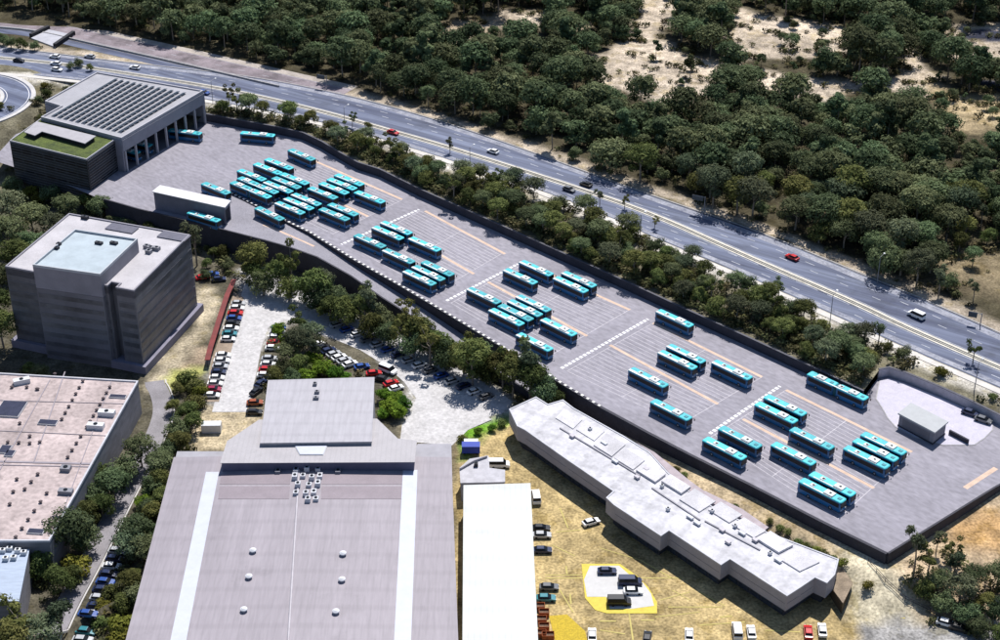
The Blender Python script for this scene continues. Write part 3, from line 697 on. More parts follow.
# ------------------------------------------------------------------ cars
def make_car(kind='car'):
    root = thing('parked_' + kind, 'x', kind)
    L, W = (4.4, 1.8) if kind == 'car' else (5.2, 1.95)
    mb = MB()
    if kind == 'car': prof = [(-2.2, .35), (2.2, .35), (2.22, .62), (2.05, .82), (1.2, .96), (-1.75, 1.0), (-2.15, .92), (-2.22, .6)]
    else: prof = [(-2.6, .35), (2.55, .35), (2.6, .7), (2.4, 1.0), (1.75, 1.15), (-2.5, 1.2), (-2.6, 1.1), (-2.6, .6)]
    def loft(mb_, prof, ws):
        n_ = len(prof); k = len(mb_.v)
        for y, sc_ in ws: mb_.v += [(x * sc_, y, z) for x, z in prof]
        for j in range(len(ws) - 1):
            for i in range(n_): a = k + j * n_; mb_.f.append((a + i, a + (i + 1) % n_, a + n_ + (i + 1) % n_, a + n_ + i)); mb_.m.append(0)
        mb_.f.append(tuple(range(k + n_ - 1, k - 1, -1))); mb_.f.append(tuple(range(k + (len(ws) - 1) * n_, k + len(ws) * n_))); mb_.m += [0, 0]
    loft(mb, prof, [(-W / 2, .97), (-W / 2 + .12, 1), (W / 2 - .12, 1), (W / 2, .97)])
    body = part('body', mb, MC['car_paint_white'], root, world=False)
    def frus(x0, x1, z0, X0, X1, z1, w0, w1, mb_):
        k = len(mb_.v); mb_.v += [(x0, -w0, z0), (x1, -w0, z0), (x1, w0, z0), (x0, w0, z0), (X0, -w1, z1), (X1, -w1, z1), (X1, w1, z1), (X0, w1, z1)]
        for f in ((3, 2, 1, 0), (4, 5, 6, 7), (0, 1, 5, 4), (1, 2, 6, 5), (2, 3, 7, 6), (3, 0, 4, 7)): mb_.f.append(tuple(k + q for q in f)); mb_.m.append(0)
    g_, rf = MB(), MB()
    if kind == 'car':
        frus(-1.85, 1.15, .97, -1.35, .35, 1.42, .82, .64, g_); frus(-1.37, .37, 1.422, -1.25, .25, 1.47, .66, .6, rf)
    else:
        frus(-2.5, 1.7, 1.16, -2.45, 1.0, 1.95, .93, .84, g_); frus(-2.47, 1.02, 1.952, -2.4, .95, 2.05, .86, .8, rf)
    part('window', g_, m_glass, root, world=False); part('roof', rf, MC['car_paint_white'], root, world=False)
    for x in (-1.35, 1.35):
        for s_ in (-1, 1):
            wb = MB(); wb.tube((x, s_ * (W / 2 - .2), .32), (x, s_ * (W / 2 + .01), .32), .32, .32, 10); part('wheel', wb, m_tyre, root, world=False)
    for s_ in (-1, 1):
        hb = MB(); hb.box((L / 2 - .02, s_ * .62, .62), (.1, .36, .14)); part('headlight', hb, m_lamp, root, world=False)
    return root
PAINT = {'white': (.78, .78, .78), 'silver': (.42, .43, .45), 'grey': (.12, .125, .135), 'black': (.012, .012, .015), 'red': (.48, .012, .015), 'blue': (.02, .07, .28), 'navy': (.012, .022, .07), 'teal': (.03, .2, .24), 'crimson': (.28, .01, .05), 'brown': (.3, .07, .02)}
for k, c in PAINT.items(): mat('car_paint_' + k, c, .28, .05, 1, spec=.5)
protos = {}
def car(pos, h, colour, label, group=None, kind='car', moving=False, s=1.0):
    key = (kind, colour)
    if kind not in protos: protos[kind] = make_car(kind); o = protos[kind]; first = True
    else: o = copy_tree(protos[kind])
    if kind + '_' + colour not in protos:
        ms = []
        for ch in o.children:
            if ch.name.split('.')[0] in ('body', 'roof'):
                d = ch.data.copy(); d.materials[0] = MC['car_paint_' + colour]; ms.append((ch.name.split('.')[0], d))
        protos[kind + '_' + colour] = dict(ms)
    for ch in o.children:
        b_ = ch.name.split('.')[0]
        if b_ in ('body', 'roof'): ch.data = protos[kind + '_' + colour][b_]
    o.name = ('moving_' if moving else 'parked_') + kind
    o.location = pos; o.rotation_euler = (0, 0, h); o.scale = (s, s, s)
    o['label'] = label; o['category'] = kind
    if group: o['group'] = group
    return o
def gh(v): return float(height(np.array([v.x]), np.array([v.y]))[0])
def GT(px, py, dz=0.):
    """ground point under a photo point (follows the terrain)"""
    z = -4.0
    for _ in range(8): v = G(px, py, z); z = gh(v)
    v = G(px, py, z); v.z = z + dz; return v
def row(p, q, cols, fmt, group, dh=90, kinds=None, gaps=()):
    a, b_ = GT(*p), GT(*q); h = math.atan2(b_.y - a.y, b_.x - a.x) + R(dh); n_ = len(cols); j = 0
    for i, c in enumerate(cols):
        if c is None: continue
        j += 1; v = a.lerp(b_, i / (n_ - 1)); v.z = gh(v) + .03
        car(v, h + random.uniform(-.03, .03), c, fmt % (c, ordw(j)), group, s=random.uniform(.95, 1.04))
row((238.5, 305), (212, 397), ['silver', 'white', 'red', 'blue', 'black', 'white', 'teal', 'white', None, None, 'white', 'white', 'silver', 'navy', 'white', 'white', 'crimson', 'white'],
    '%s car, %s from the far end of the row beside the red walkway', 'cars parked beside the red walkway')
row((279, 329), (265, 377), ['blue', 'silver', 'white', 'red', 'white', None, 'silver', 'white', 'red', 'white'],
    '%s car, %s from the far end of the row across the aisle from the walkway', 'cars parked across the aisle from the walkway')
row((318, 346), (350, 366), ['white', 'black', 'navy', 'silver', 'white', 'silver', 'white'], '%s car, %s from the left in the slanting row beside the planted mound', 'cars in the slanting row beside the planted mound', dh=80)
row((337, 326), (486, 398), ['silver', 'blue', 'white', 'grey', 'silver', 'blue', 'navy', 'silver', 'white', 'grey', 'blue', 'silver', 'navy', 'white', 'grey'], '%s car, %s from the left in the row shaded by the terrace trees', 'cars shaded by the terrace trees', dh=75)
row((118, 553), (83, 642), ['silver', 'navy', 'white', 'navy', 'blue', 'navy', 'silver', 'navy', 'white', 'blue', 'teal', 'silver'], '%s car, %s from the far end of the row left of the big hall', 'cars parked left of the big hall', dh=85)
for x, y, c, dh, lab in ((261, 385, 'navy', 60, 'navy car nearer the far corner of the grey hall annex'), (256.5, 393, 'black', 60, 'black car tucked against the left side of the grey hall annex'),
        (255, 404.5, 'brown', 5, 'rust-brown car beside the left side of the grey hall annex'), (254.5, 414, 'black', 0, 'black car below the rust-brown one at the hall annex'),
        (362, 368.5, 'blue', 20, 'blue car between the slanting row and the grey hall annex'), (374, 375, 'red', 10, 'red car just behind the right corner of the hall annex'), (391, 385, 'red', 30, 'bright red car by the round green shrubs'),
        (396, 390, 'white', 30, 'white car next to the bright red car by the shrubs'), (383, 381, 'black', -20, 'black car in front of the white van by the hall annex'),
        (203, 279, 'red', 20, 'red car in the shade at the right foot of the tower'), (212, 276, 'blue', 10, 'blue car in the shade at the right foot of the tower'), (219, 281, 'navy', 10, 'navy car under the trees near the top of the red walkway'),
        (541, 530, 'black', 0, 'black car at the right wall of the white-roofed shed, upper of two dark ones'), (542, 537, 'silver', 0, 'silver car just below the black one at the white-roofed shed'), (542.5, 552, 'navy', 0, 'navy car alone against the right wall of the white-roofed shed'),
        (549, 589, 'grey', 0, 'grey car by the white-roofed shed, opposite the white paved pad'), (546, 600, 'teal', 0, 'teal car by the white-roofed shed above the rusty bins'),
        (607, 573, 'navy', 0, 'navy car at the top of the white and yellow pad'), (591, 524, 'white', 25, 'white car at the edge of the long building shadow'),
        (633, 593, 'white', 0, 'white car between the two dark vans on the pad'), (592, 637, 'white', 88, 'white car at the bottom edge beside the yellow hatching'), (647, 640, 'black', 80, 'black car at the bottom edge below the white pad'),
        (689, 637, 'white', 85, 'white car alone at the bottom edge right of the pad'), (751, 634, 'white', 88, 'white car beside the white van at the bottom edge'),
        (808, 634, 'red', 85, 'dark red car below the corner of the long building'), (822, 632, 'white', 85, 'white car right of the dark red one below the long building'),
        (946, 625, 'white', -25, 'white car on the road at the lower right below the trees'), (959, 630, 'black', -25, 'black car behind the white one on the lower right road')):
    car(GT(x, y, .03), R(dh), c, lab)
for x, y, c, dh, lab in ((388, 372, 'white', -35, 'white van behind the right corner of the hall annex'), (536, 499, 'white', 95, 'long white van against the right wall of the white-roofed shed'),
        (630, 584, 'navy', 0, 'navy van at the right of the white pad'), (619, 604, 'black', 0, 'black van at the lower middle of the white pad'), (737, 633, 'white', 88, 'white van at the bottom edge left of a white car'),
        (499, 466.5, 'white', 0, 'white van between the grey terrace and the long building')):
    car(GT(x, y, .03), R(dh), c, lab, kind='van', s=1.05)
def hway(x, y, c, lab, kind='car', back=False):
    v = G(x, y, HZ + .06); i = min(range(len(MED) - 1), key=lambda k: (MED[k] - v).length); d = MED[i + 1] - MED[i]
    car(v, math.atan2(d.y, d.x) + (math.pi if back else 0), c, lab, 'cars driving on the highway', kind, moving=True)
hway(55, 58, 'white', 'white car highest of the three at the far left of the highway', back=True)
hway(56, 65, 'white', 'white car in the middle of the three at the far left', back=True)
hway(57, 71, 'white', 'white car lowest of the three at the far left'); hway(90, 58, 'silver', 'silver car on the far carriageway beyond the solar roof corner', back=True)
hway(19, 62, 'black', 'black car at the far left edge of the highway'); hway(135, 69, 'white', 'white car on the highway just beyond the solar roof', back=True)
hway(204, 94, 'blue', 'blue car on the highway by the right corner of the solar roof'); hway(393, 134, 'red', 'bright red car on the highway left of the middle')
hway(493, 153, 'white', 'white car on the far carriageway near the middle of the picture', back=True); hway(514, 178, 'white', 'white car on the near carriageway near the middle')
hway(586, 186, 'black', 'black car just beyond the median right of the middle', back=True); hway(569, 191, 'grey', 'grey car just short of the median right of the middle')
hway(792, 259, 'red', 'dark red car on the far carriageway toward the right', back=True); hway(916, 317, 'white', 'white car on the highway near the right edge', 'van', back=True)
# ------------------------------------------------------------------ buildings
def upright(poly, z0, z1): mb = MB(); mb.prism(poly, z0, z1); return mb
def inset(poly, d):
    """shrink a simple outline by d (miter)"""
    P_ = [Vector((p[0], p[1])) for p in poly]
    a = sum(P_[i].x * P_[(i + 1) % len(P_)].y - P_[(i + 1) % len(P_)].x * P_[i].y for i in range(len(P_)))
    if a < 0: P_ = P_[::-1]
    out = []; n_ = len(P_)
    for i in range(n_):
        e1 = (P_[i] - P_[i - 1]).normalized(); e2 = (P_[(i + 1) % n_] - P_[i]).normalized()
        n1 = Vector((-e1.y, e1.x)); n2 = Vector((-e2.y, e2.x)); m_ = (n1 + n2); q = m_.length_squared
        out.append(P_[i] + m_ * (2 * d / q if q > .2 else d))
    return out
def parapet(poly, z, h, th, mb):
    o_, i_ = inset(poly, 0), inset(poly, th); n_ = len(o_)
    for k in range(n_):
        j = (k + 1) % n_
        for zz, (a, b_, c, d) in ((z + h, (o_[k], o_[j], i_[j], i_[k])),): mb.poly([(a.x, a.y, zz), (b_.x, b_.y, zz), (c.x, c.y, zz), (d.x, d.y, zz)])
        mb.poly([(o_[k].x, o_[k].y, z), (o_[j].x, o_[j].y, z), (o_[j].x, o_[j].y, z + h), (o_[k].x, o_[k].y, z + h)])
        mb.poly([(i_[j].x, i_[j].y, z), (i_[k].x, i_[k].y, z), (i_[k].x, i_[k].y, z + h), (i_[j].x, i_[j].y, z + h)])
def band_parts(name, loop, zs, h, m, t, out=.06, mull=None, th=.1, least=3.0, cond=None):
    for k in range(len(loop)):
        a, b_ = Vector((loop[k][0], loop[k][1])), Vector((loop[(k + 1) % len(loop)][0], loop[(k + 1) % len(loop)][1]))
        if (b_ - a).length < least or (cond and not cond(a, b_)): continue
        d = b_ - a; L = d.length; d.normalize(); nn = Vector((d.y, -d.x)); an = math.atan2(d.y, d.x)
        q = max(1, int(L / mull)) if mull else 1
        for z in zs:
            for i in range(q):
                p = a + d * (L / q * (i + .5)) + nn * (out - th / 2); mb = MB(); mb.box((p.x, p.y, z), (L / q * .78 if mull else L - .8, th, h), an); part(name, mb, m, t)
def cen2(poly): return (sum(p[0] for p in poly) / len(poly), sum(p[1] for p in poly) / len(poly))
def bands(mb, a, b_, zs, h, out=.06, mull=None, th=.1):
    """thin slabs on the face a->b at the given sill heights"""
    d = Vector((b_[0] - a[0], b_[1] - a[1])); L = d.length; d.normalize(); nn = Vector((d.y, -d.x)); an = math.atan2(d.y, d.x)
    c = Vector((a[0] + b_[0], a[1] + b_[1])) / 2 + nn * (out - th / 2)
    for z in zs:
        if mull:
            k = max(1, int(L / mull)); w_ = L / k
            for i in range(k):
                p = Vector((a[0], a[1])) + d * (w_ * (i + .5)) + nn * (out - th / 2); mb.box((p.x, p.y, z), (w_ * .78, th, h), an)
        else: mb.box((c.x, c.y, z), (L - .8, th, h), an)
def roof_box(p, size, a, z, label, m, cat='roof unit', name='roof_unit', group=None, fan=True):
    t = thing(name, label, cat, (p.x, p.y, z), group)
    mb = MB(); mb.box((p.x, p.y, z), size, a); part('casing', mb, m, t)
    if fan:
        mb = MB(); mb.tube((p.x, p.y, z + size[2]), (p.x, p.y, z + size[2] + .12), min(size[:2]) * .32, min(size[:2]) * .32, 12); part('fan', mb, m_glass, t)
    return t
# --- workshop hall with the solar roof
RZH = 12.0
ho = GG([(97, 73), (203.5, 91.5), (121.5, 139), (41, 118), (61, 107), (45, 102)], RZH)
hp = [(v.x, v.y) for v in ho]
m_hroof = mat('hall_roof_metal', (.34, .335, .36), .6, .12, .2, fine=.08, ribs=((1.2, R(42), .08),)); m_hfas = mat('hall_fascia', (.26, .26, .30), .6, .12, .3)
t = thing('workshop_hall', 'big grey bus workshop with rows of solar panels on its roof', 'building', (*cen2(hp), 0))
mb = MB(); mb.prism(hp, 11.4, 12.0); part('roof', mb, m_hroof, t)
mb = MB(); parapet(hp, 12.0, .45, .5, mb); part('parapet', mb, mat('hall_parapet', (.40, .39, .42), .6, .1, .4), t)
ip = inset(hp, .05)
def face_wall(a, b_, z0, z1, th, mb): mb.wall([Vector((a[0], a[1], 0)), Vector((b_[0], b_[1], 0))], th, z0, z1)
A_h, B_h = ho[1], ho[2]                        # open front: right corner -> front corner
mb = MB(); ins_ = inset(hp, .2)
order = hp
for i in range(6):
    a, b_ = hp[i], hp[(i + 1) % 6]
    if i == 1: continue
    face_wall(a, b_, -.3, 11.35, .4, mb)
part('wall', mb, m_hfas, t)
fb = MB(); face_wall(hp[1], hp[2], 7.4, 11.38, .45, fb); part('fascia', fb, m_hfas, t)
dF = (B_h - A_h).normalized(); nF = Vector((dF.y, -dF.x, 0)); LF = (B_h - A_h).length
if (Vector((*cen2(hp), 0)) - A_h).dot(nF) > 0: nF = -nF
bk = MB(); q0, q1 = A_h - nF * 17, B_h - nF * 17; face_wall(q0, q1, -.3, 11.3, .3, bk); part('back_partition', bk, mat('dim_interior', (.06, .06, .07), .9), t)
fl = MB(); fl.poly([(p.x, p.y, .02) for p in (A_h, B_h, q1, q0)]); part('bay_floor', fl, mat('bay_floor', (.14, .14, .16), .8), t)
for i in range(9):
    p = A_h + dF * (LF * (i + .15) / 8.3) + nF * .1
    cb = MB(); cb.box((p.x, p.y, 0), (.5, .7, 7.4), math.atan2(dF.y, dF.x)); part('column', cb, mat('column_grey', (.42, .41, .44), .8, .15, .6), t)
    if i < 8:
        p2 = p + dF * (LF / 8.3 / 2) - nF * 9
for i, (f_, s_) in enumerate(((.18, 3.2), (.30, 3.2), (.42, 3.2), (.55, 3.2), (.80, 3.6))):
    pass
# two buses inside the bays
for f_, lab in ((.80, 'bus facing out of the second bay from the office in the workshop hall'), (.655, 'bus facing out of the third bay from the office in the workshop hall')):
    o = copy_tree(proto); p = A_h + dF * (LF * f_) - nF * 7.2
    o.location = (p.x, p.y, .03); o.rotation_euler = (0, 0, math.atan2(nF.y, nF.x)); o['label'] = lab; o['group'] = g0
# notch box on the roof edge
sp0, sp1 = GG([(53, 117), (119.5, 133)], RZH), GG([(117, 79.5), (185, 93.5)], RZH)
m_pv = mat('solar_cell', (.012, .014, .028), .25, .2, .6, spec=.5)
for i in range(12):
    a, b_ = sp0[0].lerp(sp0[1], i / 11), sp1[0].lerp(sp1[1], i / 11); d = b_ - a; L = d.length; d.normalize()
    t2 = thing('solar_panel_row', '%s row of dark solar panels counted from the left edge of the workshop roof' % ordw(i + 1), 'solar panels', (a.lerp(b_, .5).x, a.lerp(b_, .5).y, 12.0), 'solar panel rows on the workshop roof')
    mb = MB(); fr = MB(); nn = Vector((-d.y, d.x, 0)); k = 14
    for j in range(k):
        c0 = a + d * (L * (j + .04) / k); c1 = a + d * (L * (j + .96) / k); u = nn * .72
        mb.poly([c0 - u + Vector((0, 0, .55)), c1 - u + Vector((0, 0, .55)), c1 + u + Vector((0, 0, .25)), c0 + u + Vector((0, 0, .25))])
        mb.poly([c0 + u + Vector((0, 0, .19)), c1 + u + Vector((0, 0, .19)), c1 - u + Vector((0, 0, .49)), c0 - u + Vector((0, 0, .49))])
        fr.box((c0.x, c0.y, 12.0), (.08, 1.6, .3), math.atan2(d.y, d.x))
    part('panel', mb, m_pv, t2); part('frame', fr, mat('alu', (.5, .5, .52), .5), t2)
# --- green-roofed office
oo = GG([(9, 141), (86.5, 160), (119.5, 137), (41, 118.5)], 11.0); op = [(v.x, v.y) for v in oo]
op = inset(op, .15)
t = thing('green_roof_office', 'dark louvred office with a grass roof beside the workshop', 'building', (*cen2(op), -1))
mb = MB(); mb.prism(op, -4.5, 10.7); part('wall', mb, mat('dark_louvre_wall', (.035, .038, .042), .6, .3, .3), t)
mb = MB(); parapet(op, 10.7, .5, .3, mb); part('parapet', mb, mat('hall_parapet', None), t)
mb = MB(); mb.prism(inset(op, .35), 10.7, 11.0); gr_ = part('grass_roof', mb, mat('roof_grass', (.105, .135, .032), .95, .4, .25, col2=(.04, .055, .022), fine=.35, fscale=1.5), t)
lv = MB()
n_ = len(op)
for k in range(n_):
    a, b_ = op[k], op[(k + 1) % n_]; bands(lv, a, b_, [-3.2 + i * .95 for i in range(15)], .28, out=.16, th=.2)
part('louvre', lv, mat('louvre_metal', (.09, .095, .11), .5, .3, .2), t)
band_parts('window', op, [.4, 4.0, 7.5], 1.5, m_glass, t, out=.05, mull=4.5)
t = thing('plant_enclosure', 'pale L-shaped plant enclosure standing on the grass roof', 'plant room', (*cen2([(v.x, v.y) for v in GG([(25, 131), (95, 134)], 12.8)]), 11))
lp = [(v.x, v.y) for v in GG([(24, 132), (37, 121.5), (96, 136), (85, 143.5), (42, 131.5), (35, 135.5)], 12.6)]
mb = MB(); mb.prism(lp, 12.35, 12.6); part('lid', mb, mat('pale_roof', (.36, .345, .365), .7, .1, .5), t)
mb = MB(); mb.prism(inset(lp, .5), 11.0, 12.35); part('screen', mb, mat('black_screen', (.02, .02, .022), .8), t)
# --- long shed in the yard
so_ = GG([(152, 191.5), (160, 185), (231, 200.5), (225, 207.5)], 6.4); sp = [(v.x, v.y) for v in so_]
t = thing('long_shed', 'long grey shed with a flat white roof at the near corner of the yard', 'building', (*cen2(sp), 0))
mb = MB(); mb.prism(sp, 6.1, 6.4); part('roof', mb, mat('white_roof', (.62, .60, .62), .6, .06, .5), t)
mb = MB(); si = inset(sp, .4)
for k in range(4):
    a, b_ = si[k], si[(k + 1) % 4]
    e = Vector((b_[0] - a[0], b_[1] - a[1]))
    mb.wall([Vector((a[0], a[1], 0)), Vector((b_[0], b_[1], 0))], .25, -.1 if k != 2 and not (e.length < 12 and (a[0] + b_[0]) / 2 > cen2(sp)[0]) else 5.0, 6.08)
part('wall', mb, mat('shed_cladding', (.20, .195, .235), .6, .15, .3), t)
mb = MB(); mb.prism(inset(sp, 1.2), 0, 5.2); part('dark_infill', mb, mat('dim_interior', None), t)  # solid dark block stands in for the shade inside the open shed
# --- office tower
TZ = 18.5
to = GG([(5, 266), (69, 213), (190, 234.5), (134, 290.5)], TZ); tp = [(v.x, v.y) for v in to]
m_tow = mat('tower_cladding', (.165, .16, .175), .45, .32, .05, stretch=(1, 1, .3), fine=.1, fscale=.8)
m_tow2 = mat('tower_parapet', (.25, .24, .275), .6, .15, .2); m_trf = mat('tower_roof', (.46, .44, .46), .8, .15, .15, fine=.08)
t = thing('office_tower', 'square dark grey office tower with a sunken pale roof at left', 'building', (*cen2(tp), -7))
u1 = (to[3] - to[0]); n1 = Vector((u1.y, -u1.x, 0)).normalized()
# left wing, core and right wing share one shell with a recess at the core's right
c0, c1 = to[0].lerp(to[3], .80), to[0].lerp(to[3], .86)
back = (to[1] - to[0]).normalized() * 2.2
shell = [to[0], c0, c0 + back, c1 + back, c1, to[3], to[2], to[1]]
sh = [(v.x, v.y) for v in shell]
mb = MB(); mb.prism(sh, -8, TZ - .5); part('wall', mb, m_tow, t)
mb = MB(); mb.prism(inset(sh, .4), TZ - .5, TZ - .35); part('roof', mb, m_trf, t)
mb = MB(); parapet(sh, TZ - 2.6, 2.6, .45, mb); part('parapet', mb, m_tow2, t)
m_tg = mat('tower_glass', (.125, .125, .14), .3, .5, .12, spec=.4)
isv = inset(sh, 0); band_parts('window_band', isv, [-5.8 + 3.05 * i for i in range(7)], 1.35, m_tg, t, out=.05)
fb = MB()
for k in range(len(isv)):
    a, b_ = isv[k], isv[(k + 1) % len(isv)]
    if (b_ - a).length > 3: bands(fb, a, b_, [-4.15 + 3.05 * i for i in range(7)], .12, out=.09, th=.2)
part('floor_line', fb, mat('tower_spandrel', (.18, .175, .19), .6, .2, .3), t)
pd = MB(); po = inset(sh, -2.2); pd.prism(inset([tuple(v) for v in (to[0].xy, to[3].xy, to[2].xy, to[1].xy)], -1.3), -8, -4.6); part('podium', pd, mat('podium_concrete', (.22, .21, .27), .8, .15, .3), t)
ZP = TZ + 4.0; ph = GG([(32.5, 264.5), (100, 274), (137.5, 238.5), (75, 229)], ZP); pp = [(v.x, v.y) for v in ph]
mb = MB(); mb.prism(pp, TZ - 3.2, ZP - .7); part('penthouse', mb, m_tow2, t)
mb = MB(); parapet(pp, ZP - .7, .7, .35, mb); part('penthouse_parapet', mb, mat('pale_trim', (.44, .46, .49), .6), t)
mb = MB(); mb.prism(inset(pp, .4), ZP - .7, ZP - .6); part('penthouse_roof', mb, mat('pale_blue_roof', (.38, .44, .48), .6, .15, .2), t)
fc = MB(); q0, q1 = ph[0], ph[1]; nn = n1 * .55
if nn.dot(Vector((0, -1, 0))) < 0: nn = -nn
inw = -nn.normalized() * 4
fc.prism([(v.x, v.y) for v in (q0 - nn * .1, q1 - nn * .1, q1 + inw, q0 + inw)], -8, TZ - 3.3); part('core_front', fc, mat('core_cladding', (.17, .166, .19), .5, .3, .07), t); band_parts('window_band', [(v.x, v.y) for v in (q0 - nn * .1, q1 - nn * .1, q1 + inw, q0 + inw)], [-5.8 + 3.05 * i for i in range(7)], 1.35, m_tg, t, out=.05, least=10)
at_ = math.atan2(u1.y, u1.x); tz0 = TZ - .35
for (x, y, sx, sy, lab) in ((122, 228, 9, 4, 'large'), (174, 236, 9, 4, 'right-hand')):
    v = G(x, y, tz0 + .3); tt = thing('solar_array', '%s dark panel array lying on the back edge of the tower roof' % lab, 'solar panels', (v.x, v.y, tz0), 'dark arrays on the tower roof')
    mb = MB(); mb.box((v.x, v.y, tz0 + .25), (sx, sy, .08), at_); part('panel', mb, mat('array_grey', (.13, .125, .155), .4, .2, 1), tt)
    mb = MB(); mb.box((v.x, v.y, tz0), (sx - .6, sy - .6, .25), at_); part('frame', mb, mat('alu', None), tt)
k = 0
for x, y in ((147, 248), (151, 249.5), (157, 250), (149, 253)):
    v = G(x, y, tz0); k += 1; roof_box(v, (1.7, 1.3, 1.0), at_, tz0, 'grey air unit, %s of four on the right wing of the tower roof' % ordw(k), mat('unit_grey', (.22, .22, .25), .6), group='air units on the tower wing')
for i, (x, y) in enumerate(((99, 244), (114, 244), (59, 245), (57, 249))):
    v = G(x, y, ZP - .6); roof_box(v, (2.2 if i < 2 else 1.2, 1.0, .7), at_, ZP - .6, ('black box on the blue roof of the tower, %s one' % ('left of the rear pair', 'right of the rear pair', 'upper of the left pair', 'lower of the left pair')[i].split(' one')[0]), mat('unit_black', (.03, .03, .04), .6), group='black boxes on the tower penthouse')
v = G(85, 219, tz0); roof_box(v, (2.2, 1.0, 1.0), at_, tz0, 'small black vent on the back rim of the tower roof', mat('unit_black', None))
# --- flat-roofed building at the lower left
bo = GG([(-190, 362), (138.5, 381), (49.5, 541), (-190, 541)], 3.0); bp = [(v.x, v.y) for v in bo]
t = thing('flat_roof_building', 'large building with a wide dusty pink flat roof at lower left', 'building', (*cen2(bp), -7))
mb = MB(); mb.prism(inset(bp, .1), -8, 2.6); part('wall', mb, mat('ribbed_wall', (.22, .215, .235), .7, .25, .25, stretch=(1, 1, 3)), t)
mb = MB(); mb.prism(inset(bp, .45), 2.6, 2.8); part('roof', mb, mat('dusty_roof', (.46, .38, .368), .9, .3, .09, fine=.18, fscale=.9, dirt=(.25, .3, .55)), t)
mb = MB(); parapet(bp, 2.6, .55, .45, mb); part('parapet', mb, mat('pale_parapet', (.50, .50, .54), .7), t)
sm = MB()
for p, q, wd in (((-100, 459), (93, 464), .6), ((-100, 463), (91, 467), .25), ((65, 372), (34, 462), .3), ((50, 380), (0, 470), .25), ((112, 380), (60, 520), .2), ((-20, 400), (125, 404), .15), ((-20, 430), (108, 436), .15)):
    sm.wall([G(*p, 2.8), G(*q, 2.8)], wd, 2.79, 2.95)
part('roof_seam', sm, mat('seam_grey', (.30, .27, .30), .8), t)
ab = ang((0, 373), (138, 381), 3)
vb = 0
rows_ = [((83, 382), (62, 420), 7), ((110, 388), (87, 428), 8), ((81, 437), (68, 458), 4), ((55, 375), (37, 390), 2), ((27, 388), (12, 388), 2), ((38, 390), (20, 424), 2), ((30, 437), (40, 443), 2), ((8, 443), (30, 444), 3), ((17, 480), (10, 505), 3), ((47, 494), (16, 538), 6), ((38, 475), (25, 490), 3)]
vm = MB()
tm_ = mat('vent_dark', (.11, .085, .09), .8)
for p, q, k in rows_:
    for i in range(k):
        v = G(p[0] + (q[0] - p[0]) * i / max(1, k - 1) + .001, p[1] + (q[1] - p[1]) * i / max(1, k - 1), 2.8); vb += 1
        tt = thing('roof_vent', '%s small dark vent among those dotted over the dusty pink roof' % ordw(vb), 'vent', (v.x, v.y, 2.8), 'small dark vents on the dusty pink roof')
        if vb == 1:
            mb = MB(); mb.tube((0, 0, 0), (0, 0, .45), .3, .3, 8); part('pipe', mb, tm_, tt, world=False); mb = MB(); mb.tube((0, 0, .45), (0, 0, .65), .52, .35, 8); part('cowl', mb, tm_, tt, world=False); vproto = tt
        else:
            for ch in list(vproto.children): c_ = ch.copy(); COL.objects.link(c_); c_.parent = tt
        tt['label'] = 'small dark vent dotted over the dusty pink flat roof'
for (x, y, sx, sy, lab, mm_, h_) in ((118, 397, 4.4, 1.5, 'small dark skylight near the back right corner of the dusty pink roof', 'sky', .35), (48, 423, 4.8, 2.2, 'dark skylight in the middle of the dusty pink roof', 'sky', .35), (11, 410, 6.4, 7.0, 'big dark sunken skylight at the left of the dusty pink roof', 'sky', .5),
        (5, 450, 2.6, 3.4, 'dark blue skylight near the roof seam at the left edge', 'sky', .35), (10, 454, 2.2, 2.6, 'dark skylight right of the blue one by the roof seam', 'sky', .35), (36, 532, 3.8, 1.8, 'dark skylight at the near right of the dusty pink roof', 'sky', .35)):
    v = G(x, y, 2.8); tt = thing('skylight', lab, 'skylight', (v.x, v.y, 2.8)); mb = MB(); mb.box((v.x, v.y, 2.8), (sx, sy, h_), ab); part('kerb', mb, mat('alu', None), tt)
    mb = MB(); mb.box((v.x, v.y, 2.8 + h_), (sx - .25, sy - .25, .06), ab); part('pane', mb, mat('skylight_glass', (.035, .035, .06), .25, .3, .8, spec=.6), tt)
m_ac = mat('ac_white', (.60, .61, .63), .5, .08, 1)
for i, (x, y, lab) in enumerate(((107, 415, 'upper white air conditioner near the right edge of the dusty pink roof'), (96, 428, 'lower white air conditioner near the right edge of the dusty pink roof'), (22, 383, 'white air conditioner near the back edge of the dusty pink roof'))):
    v = G(x, y, 2.8); roof_box(v, (4.2, 1.7, 1.3), ab + (.5 if i == 2 else 0), 2.8, lab, m_ac)
v = G(66, 470, 2.8); roof_box(v, (2.4, 1.8, 1.0), ab, 2.8, 'grey roof unit by the tree branches at the roof seam', mat('unit_grey', None))
v = G(66, 493, 2.8); roof_box(v, (3.4, 1.6, 1.0), ab, 2.8, 'long grey roof unit at the right edge below the seam', mat('unit_grey', None))
bo = GG([(-190, 547), (29.5, 549), (19, 601), (-190, 601)], 1.2); bp2 = [(v.x, v.y) for v in bo]
t = thing('blue_roof_annex', 'low annex with a blue-grey metal roof at the lower left edge', 'building', (*cen2(bp2), -7))
mb = MB(); mb.prism(inset(bp2, .1), -8, .9); part('wall', mb, mat('ribbed_wall', None), t)
mb = MB(); mb.prism(bp2, .9, 1.2); part('roof', mb, mat('blue_metal_roof', (.36, .42, .52), .5, .15, .3, stretch=(1, 6, 1)), t)
